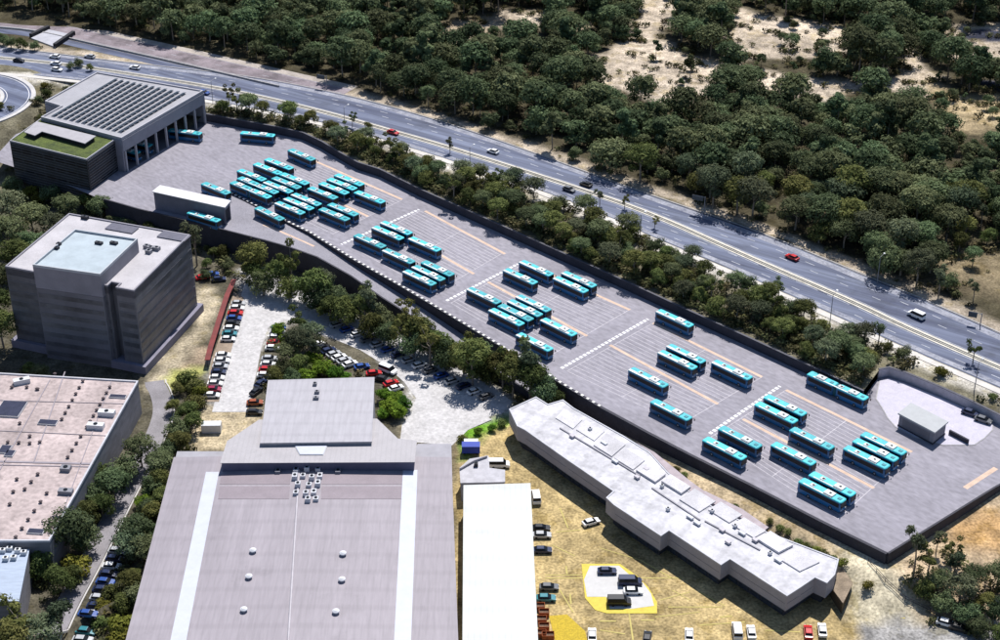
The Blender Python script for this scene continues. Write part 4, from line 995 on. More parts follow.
for i, (x, y) in enumerate(((3, 552), (10, 550), (18, 552), (24, 554), (6, 560), (14, 559))):
    v = G(x, y, 1.2); roof_box(v, (1.3, 1.0, .9), 0, 1.2, 'white roof unit, %s in the cluster on the blue-grey annex roof' % ordw(i + 1), m_ac, group='white units on the blue-grey annex')
# --- big hall, centre bottom
HB = R(90.6)
m_big = mat('big_hall_roof', (.30, .27, .298), .55, .12, .06, fine=.07, fscale=.55, stretch=(3.0, .35, 1), ribs=((1.5, 0, .05), (6.0, R(90), .07)), dirt=(.09, .12, .56)); m_bigA = mat('annex_roof', (.38, .365, .395), .55, .1, .15, fine=.05, stretch=(6, 1, 1), ribs=((1.6, 0, .05), (5.0, R(90), .06)), dirt=(.12, .14, .57))
m_mid = mat('middle_roof', (.39, .37, .385), .6, .1, .15, fine=.05, ribs=((1.2, 0, .06),), dirt=(.15, .18, .56))
zA, zB_, zC = 7.6, 6.6, 3.7
t = thing('big_hall', 'huge hall with pinkish grey metal roofs and two white roof strips', 'building', (*G(330, 560, -7)[:2], -7))
pa = [(v.x, v.y) for v in GG([(268, 380), (374.5, 377), (372, 441.5), (260, 443)], zA)]
mb = MB(); mb.prism(inset(pa, .25), -8, zA - .3); part('annex_wall', mb, mat('hall_wall', (.33, .32, .35), .7, .15, .3), t)
mb = MB(); mb.prism(pa, zA - .3, zA); ra = part('annex_roof', mb, m_bigA, t)
pb = [(v.x, v.y) for v in GG([(259, 419.5), (377, 418.5), (398, 438.5), (417, 440.5), (415, 462), (220, 463), (227, 441)], zB_)]
mb = MB(); mb.prism(inset(pb, .3), -8, zB_ - .1); part('middle_wall', mb, mat('shaded_wall_navy', (.10, .10, .16), .6), t)  # wall face in shade, its darkness put into the navy colour
mb = MB(); mb.prism(pb, zB_ - .1, zB_); part('middle_roof', mb, m_mid, t)
pc = GG([(176, 449.5), (412, 449), (417, 442), (452.5, 442), (459, 660), (116, 676)], zC)
# low-pitched main roof with a ridge
ridge0, ridge1 = G(300, 455, zC + .6), G(286, 676, zC + .6)
mb = MB(); e = [(v.x, v.y) for v in pc]
mb.prism(inset(e, .3), -8, zC - .3); part('wall', mb, mat('hall_wall', None), t)
mb = MB(); L0, L1, R0, R1 = pc[0], pc[5], Vector((pc[3].x, pc[1].y, zC)), pc[4]
L0b = Vector((pc[0].x, ridge0.y, zC)); 
for s_, a, b_ in ((0, Vector((pc[0].x, ridge0.y, zC)), pc[5]), (1, Vector((pc[3].x - .1, ridge0.y, zC)), pc[4])):
    mb.poly([a, b_, ridge1, ridge0] if s_ == 0 else [ridge0, ridge1, b_, a])
mb.poly([Vector((pc[0].x, ridge0.y, zC)), ridge0, Vector((pc[3].x - .1, ridge0.y, zC)), Vector((pc[3].x - .1, ridge0.y, zC - .35)), Vector((pc[0].x, ridge0.y, zC - .35))])
R2 = part('roof', mb, m_big, t)
def on_main(px, py):
    """point on the pitched main roof under a photo point"""
    z = zC
    for _ in range(6):
        v = G(px, py, z); tt_ = (v.y - ridge0.y) / (ridge1.y - ridge0.y); rx = ridge0.x + (ridge1.x - ridge0.x) * tt_
        lx = pc[0].x + (pc[5].x - pc[0].x) * tt_; xx = pc[3].x + (pc[4].x - pc[3].x) * tt_
        f_ = (v.x - lx) / (rx - lx) if v.x < rx else (xx - v.x) / (xx - rx); z = zC + .6 * max(0, min(1, f_))
    v.z = z; return v
mb = MB()
for q in (((206, 472), (219, 472), (186, 642), (170, 642)), ((403, 470), (417.5, 470), (411, 642), (394, 642)), ((297, 506), (299.5, 506), (291, 642), (287.5, 642))):
    ps = [on_main(*p) for p in q]; up = Vector((0, 0, .07)); k = 14
    if q[0][0] == 297: continue
    mb = MB()
    for i in range(k):
        a, b_, c, d = ps[0].lerp(ps[3], i / k), ps[1].lerp(ps[2], i / k), ps[1].lerp(ps[2], (i + 1) / k), ps[0].lerp(ps[3], (i + 1) / k)
        mb.poly([a + up, d + up, c + up, b_ + up])
    part('roof_light_strip', mb, mat('translucent_sheet', (.50, .52, .60), .5, .06, .5), t)
rc = MB(); rc.tube(ridge0 + Vector((0, -.2, 0)), ridge1, .28, .28, 6); part('ridge_cap', rc, mat('ridge_metal', (.42, .39, .42), .5), t)
for q, nm in (([(221, 474), (291, 474), (289, 499), (218, 499)], 'left'), ([(322, 474), (402, 474), (402, 499), (321, 499)], 'right')):
    for w0, w1 in ((.0, .42), (.5, 1.0)):
        a, b_, c, d = [on_main(*p) for p in q]; up = Vector((0, 0, .05))
        A1, A2, B1, B2 = a.lerp(d, w0), a.lerp(d, w1), b_.lerp(c, w0), b_.lerp(c, w1)
        mb = MB(); k = 6
        for i in range(k): mb.poly([A1.lerp(B1, i / k) + up, A2.lerp(B2, i / k) + up, A2.lerp(B2, (i + 1) / k) + up, A1.lerp(B1, (i + 1) / k) + up])
        part('roof_panel', mb, mat('mauve_panel', (.25, .21, .235), .6, .1, .3, fine=.06), t)
mb = MB(); a, b_ = on_main(214, 477), on_main(409, 476)
gp = [on_main(219, 498), on_main(400, 498), on_main(402, 489), on_main(220, 489)]
rs = MB()
for q in ((213, 470, 219, 462), ):
    pass
for i, (x, y) in enumerate(((343, 555), (342, 581), (336, 613), (253, 552), (249, 578), (244, 611))):
    v = on_main(x, y); tt = thing('roof_ventilator', ['far', 'middle', 'near'][i % 3] + ' domed ventilator in the %s row on the big hall roof' % ('right-hand' if i < 3 else 'left-hand'), 'vent', tuple(v), 'domed ventilators on the big hall roof')
    mb = MB(); mb.tube(v, v + Vector((0, 0, .5)), .5, .5, 12); part('throat', mb, mat('vent_grey', (.3, .3, .33), .5), tt)
    mb = MB(); mb.tube(v + Vector((0, 0, .5)), v + Vector((0, 0, .7)), .82, .78, 14); mb.tube(v + Vector((0, 0, .7)), v + Vector((0, 0, 1.0)), .78, .35, 14); part('dome', mb, mat('vent_white', (.72, .72, .74), .4), tt, smooth=False)
spots = [(296, 471), (307, 470), (318, 470), (295, 478), (303, 477), (312, 479), (320, 477), (298, 486), (309, 486), (318, 485), (296, 494), (306, 495), (314, 493), (308, 501), (316, 500)]
for i, (x, y) in enumerate(spots):
    v = on_main(x, y); roof_box(v, (1.3 + .4 * (i % 3 == 0), 1.2, .9 + .3 * (i % 2)), R(90.6), v.z - .15, 'silver air unit, %s in the cluster by the ridge of the big hall' % ordw(i + 1), mat('unit_silver', (.55, .56, .60), .45), group='silver air units on the big hall ridge')
for i, (x, y) in enumerate(((278, 472), (338, 472))):
    v = on_main(x, y); roof_box(v, (1.6, 1.2, .8), R(90.6), v.z - .1, ('left' if i == 0 else 'right') + ' lone grey unit below the shaded navy wall of the big hall', mat('unit_grey', None))
pw = GG([(295, 446), (327, 446), (323, 455), (300, 455)], zB_)
t2 = thing('white_skylight', 'pale translucent panel on the middle roof of the big hall', 'skylight', (*cen2(pw), zB_)); mb = MB(); mb.prism([(v.x, v.y) for v in pw], zB_ + .002, zB_ + .25); part('panel', mb, mat('translucent_sheet', None), t2)
mb = MB(); mb.prism(inset([(v.x, v.y) for v in pw], -.15), zB_ + .001, zB_ + .12); part('frame', mb, mat('alu', None), t2)
for i, (x, y, sx, sy) in enumerate(((315, 385, 1.0, 1.0), (317, 393, 1.2, .9), (316, 399, 1.4, .8))):
    v = G(x, y, zA); roof_box(v, (sx, sy, .7), 0, zA, '%s small vent box down the middle of the annex roof' % ordw(i + 1), mat('unit_grey', None), group='small vent boxes on the annex roof')
mb = MB(); 
# --- white-roofed shed and its grey terrace
zW = .6
pw = [(v.x, v.y) for v in GG([(463.5, 485), (530.5, 483), (541, 700), (462, 700)], zW)]
t = thing('white_roof_shed', 'plain shed with a bright white roof right of the big hall', 'building', (*cen2(pw), -7))
mb = MB(); mb.prism(inset(pw, .3), -8, zW - .3); part('wall', mb, mat('shed_wall', (.36, .36, .38), .7), t)
mb = MB(); mb.prism(pw, zW - .3, zW); part('roof', mb, mat('bright_white_roof', (.56, .575, .56), .6, .08, .06, ribs=((1.3, 0, .05), (9.0, R(90), .06)), dirt=(.1, .07, .56)), t)
pt = [(v.x, v.y) for v in GG([(460, 468), (470, 459), (488, 456), (489, 468), (504.5, 470), (504.5, 481.5), (461, 482.5)], -1.5)]
t = thing('grey_terrace', 'low grey stepped terrace roof behind the bright white shed', 'building', (*cen2(pt), -7))
mb = MB(); mb.prism(pt, -8, -1.8); part('wall', mb, mat('shed_wall', None), t); mb = MB(); mb.prism(inset(pt, -.15), -1.8, -1.5); part('roof', mb, mat('terrace_roof', (.45, .44, .47), .8, .2, .4), t)
v = G(476, 466, -1.5); roof_box(v, (1.0, 1.0, 1.0), 0, -1.5, 'small black vent on the grey stepped terrace', mat('unit_black', None))
pn = MB(); pn.wall([G(460, 470, -1.5), G(474, 462, -1.5), G(487, 457.5, -1.5)], .3, -1.5, -.9)
tag(pn.build('roof_duct', mat('duct_grey', (.30, .29, .32), .6)), 'bent grey duct crossing the stepped terrace', 'duct')
v = GT(471, 452, .03)
tt = thing('blue_truck', 'blue truck with a white cab behind the grey stepped terrace', 'truck', tuple(v))
mb = MB(); mb.box((v.x, v.y - .6, v.z + .8), (4.6, 2.4, 2.0), 0); part('cargo_box', mb, mat('truck_blue', (.02, .05, .35), .5), tt)
mb = MB(); mb.box((v.x, v.y + 1.6, v.z + .5), (3.6, 1.8, 1.9), 0); part('cab', mb, m_ac, tt); mb = MB(); mb.box((v.x, v.y + 2.52, v.z + 1.4), (3.0, .06, .8), 0); part('windscreen', mb, m_glass, tt)
for dx_ in (-1.6, 1.6):
    for dy_ in (-1, 1.3): mb = MB(); mb.tube((v.x + dx_ - .25, v.y + dy_, v.z + .48), (v.x + dx_ + .25, v.y + dy_, v.z + .48), .48, .48, 10); part('wheel', mb, m_tyre, tt)
# --- long white-roofed building
zL = .4
pl = GG([(509, 409), (536, 396.5), (548, 404), (563, 399.5), (574, 408), (600, 422.5), (625, 436.5), (650, 452), (668, 472), (700, 500), (738, 519), (765, 531), (802, 545), (839, 559), (835, 574.5), (827, 583), (815, 577.5),
         (801, 587), (787, 596), (730, 559), (721, 565), (669, 530.5), (661, 536), (614, 505), (606, 497.5), (613, 491), (567.5, 460), (525, 430), (517, 426)], zL)
plp = [(v.x, v.y) for v in pl]
m_lw = mat('panel_cladding', (.32, .31, .35), .6, .1, .3, fine=.06); m_lr = mat('long_white_roof', (.55, .54, .57), .7, .22, .12, fine=.12, fscale=1.0, ribs=((5.5, R(32), .12), (6.5, R(-58), .10)), dirt=(.35, .25, .57))
t = thing('long_white_building', 'long stepped building with white flat roofs below the bus yard', 'building', (*cen2(plp), -7))
mb = MB(); mb.prism(inset(plp, .05), -3.9, zL - .25); part('upper_wall', mb, m_lw, t)
mb = MB(); mb.prism(inset(plp, 1.6), -8, -3.98); part('undercroft', mb, mat('undercroft_dark', (.05, .05, .06), .8), t)
mb = MB(); mb.prism(inset(plp, .4), zL - .25, zL - .1); part('roof', mb, m_lr, t)
mb = MB(); parapet(plp, zL - .25, .3, .35, mb); part('parapet', mb, mat('white_trim', (.50, .50, .54), .7), t)
# higher rear roof slabs
N0, N1, E0, E1 = G(548, 424, zL), G(792, 577, zL), G(566, 405, zL), G(824, 562, zL)
rj = random.Random(5); NS = 11
for k in range(NS):
    s0, s1 = (k + .06) / NS, (k + .94) / NS; t0, t1 = .28 + rj.uniform(-.08, .16), .93 - rj.uniform(0, .12)
    if 3 <= k <= 5: t1 -= .14
    f_ = lambda s_, t_: N0.lerp(N1, s_).lerp(E0.lerp(E1, s_), t_)
    h_ = rj.choice([.12, .2, .3, .5]); qs = [f_(s0, t0), f_(s1, t0), f_(s1, t1), f_(s0, t1)]
    mb = MB(); mb.prism([(v.x, v.y) for v in qs], zL - .1, zL + h_); c_ = rj.uniform(.50, .60)
    part('raised_roof', mb, mat('raised_roof_%d' % (k % 4), (c_, c_ * .975, c_ * 1.02), .75, .22, .2, fine=.12, dirt=(.4, .25, .56)), t)
band_parts('window', inset(plp, 1.55), [-6.6], 1.6, mat('undercroft_glass', (.05, .06, .08), .2, .5, .5), t, out=.08, mull=3.2, least=9)  # bluish dark glass for the undercroft windows
js = MB(); iv = inset(plp, .04)
for k in range(len(iv)):
    a, b_ = iv[k], iv[(k + 1) % len(iv)]
    if (b_ - a).length > 4: bands(js, a, b_, [-3.9, -2.0], .07, out=.03, th=.1)
part('panel_joint', js, mat('joint_dark', (.16, .155, .18), .7), t)
al = ang((525, 430), (787, 596), zL)
lu = [(572, 437), (590, 430), (615, 462), (646, 470), (662, 487), (690, 518), (722, 531), (712, 512), (604, 444), (637, 478), (668, 510), (697, 524), (728, 543), (735, 527), (742, 534), (755, 541), (770, 554), (778, 561)]
for i, (x, y) in enumerate(lu):
    v = G(x, y, zL); sz = [(1.3, .9, .5), (.8, .8, .6), (1.8, .8, .45)][i % 3]
    roof_box(v, sz, al, zL + .1, '%s pale roof unit from the left end of the long white building' % ordw(i + 1), mat('unit_silver', None) if i % 3 else mat('unit_pale', (.50, .47, .50), .6), group='roof units on the long white building', fan=i % 3 == 1)
dk = MB()
for p, q in (((560, 428), (640, 476)), ((652, 488), (700, 520)), ((705, 521), (760, 550))): dk.wall([G(*p, zL), G(*q, zL)], .35, zL - .05, zL + .2)
tag(dk.build('roof_pipe', mat('duct_grey', None)), 'thin grey pipe run along the middle of the long white roof', 'pipe')
q = [(v.x, v.y) for v in GG([(829, 584), (842, 567), (853, 583), (843, 603)], -3.6)]
tt = thing('brown_outbuilding', 'small brown outbuilding against the right end of the long white building', 'building', (*cen2(q), -7)); mb = MB(); mb.prism(inset(q, .2), -8, -3.9); part('wall', mb, mat('brown_wall', (.10, .075, .05), .85, .3, .4), tt)
mb = MB(); mb.prism(q, -3.9, -3.6); part('roof', mb, mat('brown_roof', (.27, .21, .15), .85, .35, .4, fine=.2), tt)
# pinkish rear terraces
for q, lab in (([(636, 442), (654, 452), (690, 481), (704, 491), (702, 500.5), (669, 472), (651, 452)], 'narrow pinkish access deck behind the middle of the long white building'), ([(705, 491), (742, 509), (768, 527), (764, 530), (738, 518), (703, 500)], 'narrow pinkish access deck behind the right half of the long white building')):
    pts = GG(q, -.2); tt = thing('access_deck', lab, 'deck', (*cen2(pts), -5)); mb = MB(); mb.prism([(v.x, v.y) for v in pts], -8, -.5); part('base', mb, mat('undercroft_dark', None), tt)
    mb = MB(); mb.prism(inset([(v.x, v.y) for v in pts], -.1), -.5, -.2); part('slab', mb, mat('pink_slab', (.40, .34, .36), .8, .2, .4), tt)
# --- white island and kiosk
isl = GG([(880, 381), (889, 378.5), (904, 383.5), (940, 397.5), (964, 408), (985, 417.5), (992.5, 424), (992, 430), (984, 438), (974, 444.8), (943, 445), (915, 437), (896, 427), (888, 418), (882.5, 408), (876.5, 399)], 0)
mb = MB(); mb.prism([(v.x, v.y) for v in isl], -.2, .12); struct('paved_island', mb, mat('white_paving', (.50, .475, .55), .8, .1, .4, fine=.08))
mb = MB(); ii = inset([(v.x, v.y) for v in isl], -.25); mb.prism(ii, -.2, .09); struct('island_kerb', mb, m_kerb)
ko = GG([(898, 413), (911, 402.5), (948.5, 421.5), (935, 432.5)], 4.0); kp = [(v.x, v.y) for v in ko]
t = thing('kiosk', 'flat-roofed grey kiosk standing on the white paved island', 'building', (*cen2(kp), 0))
mb = MB(); mb.prism(kp, 3.6, 4.0); part('roof', mb, mat('kiosk_roof', (.40, .41, .42), .7, .08, .6), t)
mb = MB(); mb.prism(inset(kp, .35), .1, 3.6); part('wall', mb, mat('kiosk_wall', (.22, .215, .24), .7, .15, .5), t)
mb = MB(); mb.prism(inset(kp, .22), .1, .5); part('plinth', mb, m_dark, t); band_parts('door', inset(kp, .35), [.5], 2.3, mat('kiosk_door', (.16, .155, .175), .6), t, out=.05, mull=9, least=8)
mb = MB(); mb.wall([G(949, 434, 0), G(968, 444, 0)], .5, 0, 1.3); tag(mb.build('low_wall', m_dark), 'short dark low wall running from the kiosk', 'wall')
for x, y, c_, lab in ((970, 414.5, 'navy', 'navy car left of the pair at the right end of the white island'), (983, 421.5, 'grey', 'grey car at the far right end of the white island')):
    car(G(x, y, .12), R(-35), c_, lab)
# --- red walkway, pads, bins
wl = [GT(235, 287), GT(228, 302), GT(219, 330), GT(211, 356), GT(208, 368)]
t = thing('covered_walkway', 'long dark red canopy over the path beside the parked cars', 'walkway', tuple(wl[2]))
mb = MB(); mb.wall(wl, 1.5, [v.z + 2.5 for v in wl], [v.z + 2.65 for v in wl]); part('canopy', mb, mat('red_canopy', (.17, .02, .018), .6, .3, .3), t)
for p in densify(wl, 6):
    mb = MB(); mb.box((p.x, p.y, p.z), (.15, .15, 2.5)); part('post', mb, m_dark, t)
def pad(name, q, m, dz):
    ps = [GT(*p) for p in q]; z = sum(v.z for v in ps) / len(ps) + dz; mb = MB(); mb.prism([(v.x, v.y) for v in ps], z - .5, z); struct(name, mb, m); return ps
m_yel = mat('yellow_paint', (.62, .50, .08), .8, .15, 1.0); m_yel2 = mat('yellow_hatch', (.50, .36, .03), .85, .3, 2.5)
pad('yellow_pad', [(581.5, 564), (620, 564), (637, 576), (648, 587), (657, 602), (657, 613.5), (607, 613.5), (595, 610), (585, 598)], m_yel, .10)
pad('white_pad', [(590, 566), (619, 566), (630, 575.5), (643, 583), (651, 594), (654, 606), (632, 609), (610, 609), (606, 597), (587, 597), (584, 580)], mat('white_pad', (.54, .53, .52), .8, .08, .6), .13)
pad('hatched_pad', [(549, 616), (567, 614.5), (585, 631), (592, 660), (560, 660)], m_yel2, .08)
mk = MB()
for p, q, wd in (((545, 578), (683, 578), .3), ((629, 613), (633, 640), .35), ((566, 566), (567, 574), .4), ((570, 594), (571, 604), .4), ((600, 621), (616, 621), .4), ((641, 620), (654, 620), .4), ((668, 607), (722, 607), .3), ((720, 617), (732, 616), .4), ((655, 617), (700, 612), .25), ((700, 625), (745, 622), .3), ((765, 630), (800, 632), .3), ((560, 508), (568, 528), .3), ((552, 545), (575, 556), .25), ((640, 560), (672, 578), .3), ((600, 548), (640, 560), .2), ((672, 590), (690, 600), .25), ((600, 630), (625, 634), .3), ((850, 612), (905, 618), .4), ((700, 592), (725, 606), .25), ((545, 575), (583, 575), .25), ((556, 532), (580, 530), .3), ((560, 590), (573, 612), .3), ((660, 600), (690, 592), .25)):
    mk.ribbon([GT(*p), GT(*q)], wd, .05, 0)
struct('yard_markings', mk, mat('yard_lines', (.50, .42, .14), .8))
k = 0
for x, y, sx in ((540, 609, 2.0), (544, 615, 2.2), (541, 622, 2.4), (544, 629, 2.2), (540, 636, 2.6), (548, 638, 2.6)):
    v = GT(x, y, .02); k += 1; tt = thing('rusty_bin', 'rusty open skip bin, %s from the top beside the bright white shed' % ordw(k), 'skip bin', tuple(v), 'rusty skip bins beside the white shed')
    mb = MB(); a_ = random.uniform(-.2, .2)
    for dx_, dy_, lx, ly in ((0, .8, sx, .1), (0, -.8, sx, .1), (sx / 2, 0, .1, 1.5), (-sx / 2, 0, .1, 1.5)): mb.box((v.x + dx_, v.y + dy_, v.z + .1), (lx, ly, 1.2), 0)
    mb.box((v.x, v.y, v.z), (sx, 1.5, .12), 0); part('skip_body', mb, mat('rust', (.33, .09, .03), .85, .4, 1.2), tt)
    mb = MB(); mb.box((v.x, v.y, v.z + .12), (sx - .2, 1.4, .7), 0); part('rubble_load', mb, mat('rubble', (.16, .10, .07), .95, .5, 2), tt)
v = GT(212, 431, .05)
tt = thing('shipping_container', 'white container standing at the near end of the car park aisle', 'container', tuple(v)); mb = MB(); mb.box(v, (5.0, 2.3, 2.4), .02); part('container_body', mb, m_ac, tt)
mb = MB(); mb.box((v.x - 2.52, v.y, v.z + .1), (.05, 2.1, 2.2), .02); part('door', mb, mat('unit_grey', None), tt)
# overbridge at the far left: black walls hold the shade of two cuttings, a deck between
t = thing('overbridge', 'small concrete bridge deck between two dark gaps beside the far highway', 'bridge', tuple(G(52, 38, HZ)))
mb = MB(); mb.prism([(v.x, v.y) for v in GG([(31, 38), (49, 29.5), (74, 35), (55, 47)], HZ + .5)], HZ - .5, HZ + .5); part('deck', mb, mat('bridge_deck', (.42, .42, .46), .8, .15, .3), t)
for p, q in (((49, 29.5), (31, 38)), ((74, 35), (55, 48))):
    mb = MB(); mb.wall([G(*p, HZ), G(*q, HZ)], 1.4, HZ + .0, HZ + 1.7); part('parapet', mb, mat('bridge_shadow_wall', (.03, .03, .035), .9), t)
# road signs on the far verge
def sign(x, y, lab, wd=3.2, h=5.2, side_=1):
    v = G(x, y, HZ); tt = thing('road_sign', lab, 'road sign', tuple(v))
    mb = MB(); mb.tube(v, v + Vector((0, 0, h)), .16, .13, 8); part('post', mb, mat('sign_post', (.25, .25, .27), .5), tt)
    mb = MB(); mb.tube(v + Vector((0, 0, h - .3)), v + Vector((-3.0 * side_, 1.2 * side_, h - .1)), .1, .1, 6); part('arm', mb, mat('sign_post', None), tt)
    mb = MB(); mb.box((v.x - 2.2 * side_, v.y + .9 * side_, h + v.z - 1.7), (wd, .12, 1.7), R(-22)); part('panel', mb, mat('sign_back', (.08, .09, .10), .5), tt)
sign(327, 89, 'dark road sign on a post at the far kerb left of the middle'); sign(704, 214, 'dark cantilever road sign at the far kerb right of the middle', 3.6, 6.0); sign(980, 326, 'dark road sign by the far kerb near the right edge', 2.4, 4)
def lamp(x, y, lab, h=9):
    v = GT(x, y); v.z -= .1; tt = thing('street_lamp', lab, 'street lamp', tuple(v), 'street lamps')
    mb = MB(); mb.tube(v, v + Vector((0, 0, h)), .13, .08, 6); part('pole', mb, mat('sign_post', None), tt)
    mb = MB(); mb.tube(v + Vector((0, 0, h - .1)), v + Vector((1.2, 1.6, h + .2)), .07, .06, 5); part('arm', mb, mat('sign_post', None), tt)
    mb = MB(); mb.box((v.x + 1.4, v.y + 1.8, v.z + h + .1), (.5, .8, .16), 0); part('lamp_head', mb, m_ac, tt)
for x, y, lab in ((974, 392, 'street lamp on the footpath behind the white island'), (830, 322, 'street lamp on the footpath above the right bay block'), (640, 241, 'street lamp on the footpath above the third dashed crossing'), (470, 172, 'street lamp on the footpath right of the red highway car'), (345, 131, 'street lamp on the footpath left of the red highway car'),
                 (877, 284, 'pale street lamp at the forest edge right of the dark red car'), (213, 104, 'street lamp at the right corner of the workshop hall')): lamp(x, y, lab)
# low chain-link fence on top of the embankment at the right
mb = MB(); rr = MB(); fl_ = [GT(*p) for p in ((868, 562), (885, 582), (905, 600), (930, 612), (940, 618))]
t = thing('hand_rail', 'dark double rail fence curving down the lower right bank', 'fence', tuple(fl_[2]))
for hh in (.5, 1.1):
    for a, b_ in zip(fl_[:-1], fl_[1:]): rr.tube(a + Vector((0, 0, hh)), b_ + Vector((0, 0, hh)), .07, .07, 5)
part('rail', rr, m_dark, t)
for p in densify(fl_, 3): mb = MB(); mb.tube(p - Vector((0, 0, .2)), p + Vector((0, 0, 1.15)), .07, .07, 5); part('post', mb, m_dark, t)

# ------------------------------------------------------------------ foliage
def clumps(seed, Rr, H, style):
    r_ = np.random.default_rng(seed); C = []
    if style == 'gum':          # broad, lobed dome above a bare trunk
        k = 11
        for i in range(k):
            a = 2.4 * i + r_.uniform(-.3, .3); d = Rr * (.12 + .62 * math.sqrt(i / k)) * r_.uniform(.85, 1.1)
            C.append((d * math.cos(a) * .92, d * math.sin(a) * .92, H * (.78 - .30 * (d / Rr) ** 1.8) + r_.uniform(-.3, .3), Rr * r_.uniform(.34, .47)))
        for i in range(5):
            a = r_.uniform(0, 6.28); d = Rr * r_.uniform(.3, .7); C.append((d * math.cos(a), d * math.sin(a), H * r_.uniform(.32, .48), Rr * r_.uniform(.2, .3)))
    elif style == 'bushy':
        for i in range(13):
            a = 2.4 * i; d = Rr * .62 * math.sqrt(i / 13); C.append((d * math.cos(a), d * math.sin(a), H * r_.uniform(.3, .78) * (1 - .25 * d / Rr), Rr * r_.uniform(.3, .45)))
    elif style == 'sparse':
        for i in range(9):
            a = r_.uniform(0, 6.28); d = Rr * r_.uniform(.1, .75); C.append((d * math.cos(a), d * math.sin(a), H * r_.uniform(.5, .92), Rr * r_.uniform(.18, .34)))
    else:                        # low shrub
        for i in range(7):
            a = 2.4 * i; d = Rr * .55 * math.sqrt(i / 7); C.append((d * math.cos(a), d * math.sin(a), H * r_.uniform(.3, .6), Rr * r_.uniform(.35, .5)))
    return np.array(C), r_
def leaves(C, r_, nl, size, zs=.78):
    wt = C[:, 3] ** 2; ci = r_.choice(len(C), nl, p=wt / wt.sum()); c = C[ci]
    d = r_.normal(size=(nl, 3)); d[:, 2] += .35; d /= np.linalg.norm(d, axis=1)[:, None]
    rad = c[:, 3] * (r_.uniform(.4, 1.0, nl) ** .45) * np.where(r_.uniform(size=nl) < .22, r_.uniform(1.0, 1.42, nl), r_.uniform(.88, 1.12, nl))
    p = c[:, :3] + d * rad[:, None] * np.array([1, 1, zs])
    nn = d * 1.0 + r_.normal(size=(nl, 3)) * .30 + np.array([0, 0, .30]); nn /= np.linalg.norm(nn, axis=1)[:, None]
    t = np.cross(nn, r_.normal(size=(nl, 3))); t /= np.linalg.norm(t, axis=1)[:, None] + 1e-9; bt = np.cross(nn, t)
    s = (size * r_.uniform(.4, 1.3, nl))[:, None]
    v = np.stack([p + t * s, p + bt * s * .62, p - t * s, p - bt * s * .62], 1)
    return v.reshape(-1, 3)
def quad_mesh(name, V, rnd=None):
    me = bpy.data.meshes.new(name); nq = len(V) // 4
    me.vertices.add(len(V)); me.vertices.foreach_set('co', V.astype(np.float32).ravel())
    me.loops.add(nq * 4); me.loops.foreach_set('vertex_index', np.arange(nq * 4, dtype=np.int32))
    me.polygons.add(nq); me.polygons.foreach_set('loop_start', np.arange(0, nq * 4, 4, dtype=np.int32))
    if rnd is not None:
        a_ = me.attributes.new('tone', 'FLOAT', 'POINT'); a_.data.foreach_set('value', rnd.astype(np.float32))
    me.update(); me.validate(); return me
m_bark = mat('pale_bark', (.26, .22, .18), .9, .35, 1.5)
FM = {'gum': foliage_mat('gum_leaves', (.040, .060, .025), (.172, .215, .105)), 'olive': foliage_mat('olive_leaves', (.052, .068, .020), (.19, .212, .070)),
      'bright': foliage_mat('bright_leaves', (.05, .11, .012), (.16, .30, .035)), 'yellow': foliage_mat('yellow_leaves', (.09, .10, .015), (.26, .26, .05)), 'grey': foliage_mat('grey_leaves', (.050, .068, .038), (.19, .228, .130))}
FS = foliage_mat('forest_leaves', (.040, .060, .026), (.170, .213, .106), attr='tone')
def trunk_mesh(C, H, seed):
    r_ = np.random.default_rng(seed); mb = MB(); top = Vector((r_.uniform(-.3, .3), r_.uniform(-.3, .3), H * .5))
    mid = Vector((r_.uniform(-.2, .2), r_.uniform(-.2, .2), H * .25))
    mb.tube((0, 0, -.6), mid, .26, .2, 7); mb.tube(mid, top, .2, .14, 7)
    for c in C[:8]:
        st = mid.lerp(top, r_.uniform(.3, 1.0)); e = Vector(c[:3]); m_ = st.lerp(e, .5) + Vector((0, 0, -.3)); mb.tube(st, m_, .1, .07, 5, cap=False); mb.tube(m_, e, .07, .03, 5, cap=False)
    return mb
PROT = {}
SPEC = {'gum0': ('gum', 11, 4.6, 9.5, 2700, .29, 'gum'), 'gum1': ('gum', 12, 4.4, 10.5, 2500, .29, 'grey'), 'gum2': ('gum', 13, 5.0, 9.0, 2900, .29, 'gum'), 'gum3': ('gum', 14, 4.2, 9.8, 2500, .29, 'olive'),
        'bushy0': ('bushy', 21, 3.9, 7.2, 2700, .26, 'olive'), 'bushy1': ('bushy', 22, 4.1, 7.8, 2700, .26, 'gum'), 'sparse0': ('sparse', 31, 3.8, 10.5, 900, .33, 'grey'), 'sparse1': ('sparse', 32, 3.6, 9.5, 850, .32, 'olive'),
        'shrub0': ('shrub', 41, 1.9, 2.4, 700, .2, 'olive'), 'bright0': ('bushy', 42, 3.0, 4.4, 1700, .26, 'bright'), 'yellow0': ('shrub', 43, 2.2, 3.0, 800, .22, 'yellow')}
def get_tree(kind):
    if kind not in PROT:
        st, sd_, Rr, H, nl, ls, fm = SPEC[kind]; C, r_ = clumps(sd_, Rr, H, st)
        tk = trunk_mesh(C, H, sd_); to_ = tk.build('trunk', m_bark)
        cm = quad_mesh('crown', leaves(C, r_, nl, ls)); cm.materials.append(FM[fm])
        PROT[kind] = (to_.data, cm); bpy.data.objects.remove(to_)
    return PROT[kind]
TREES = []
def plant(kind, x, y, s, sz, rz, z=None):
    TREES.append((kind, x, y, s, sz, rz, gh(Vector((x, y))) if z is None else z))
    return len(TREES) - 1
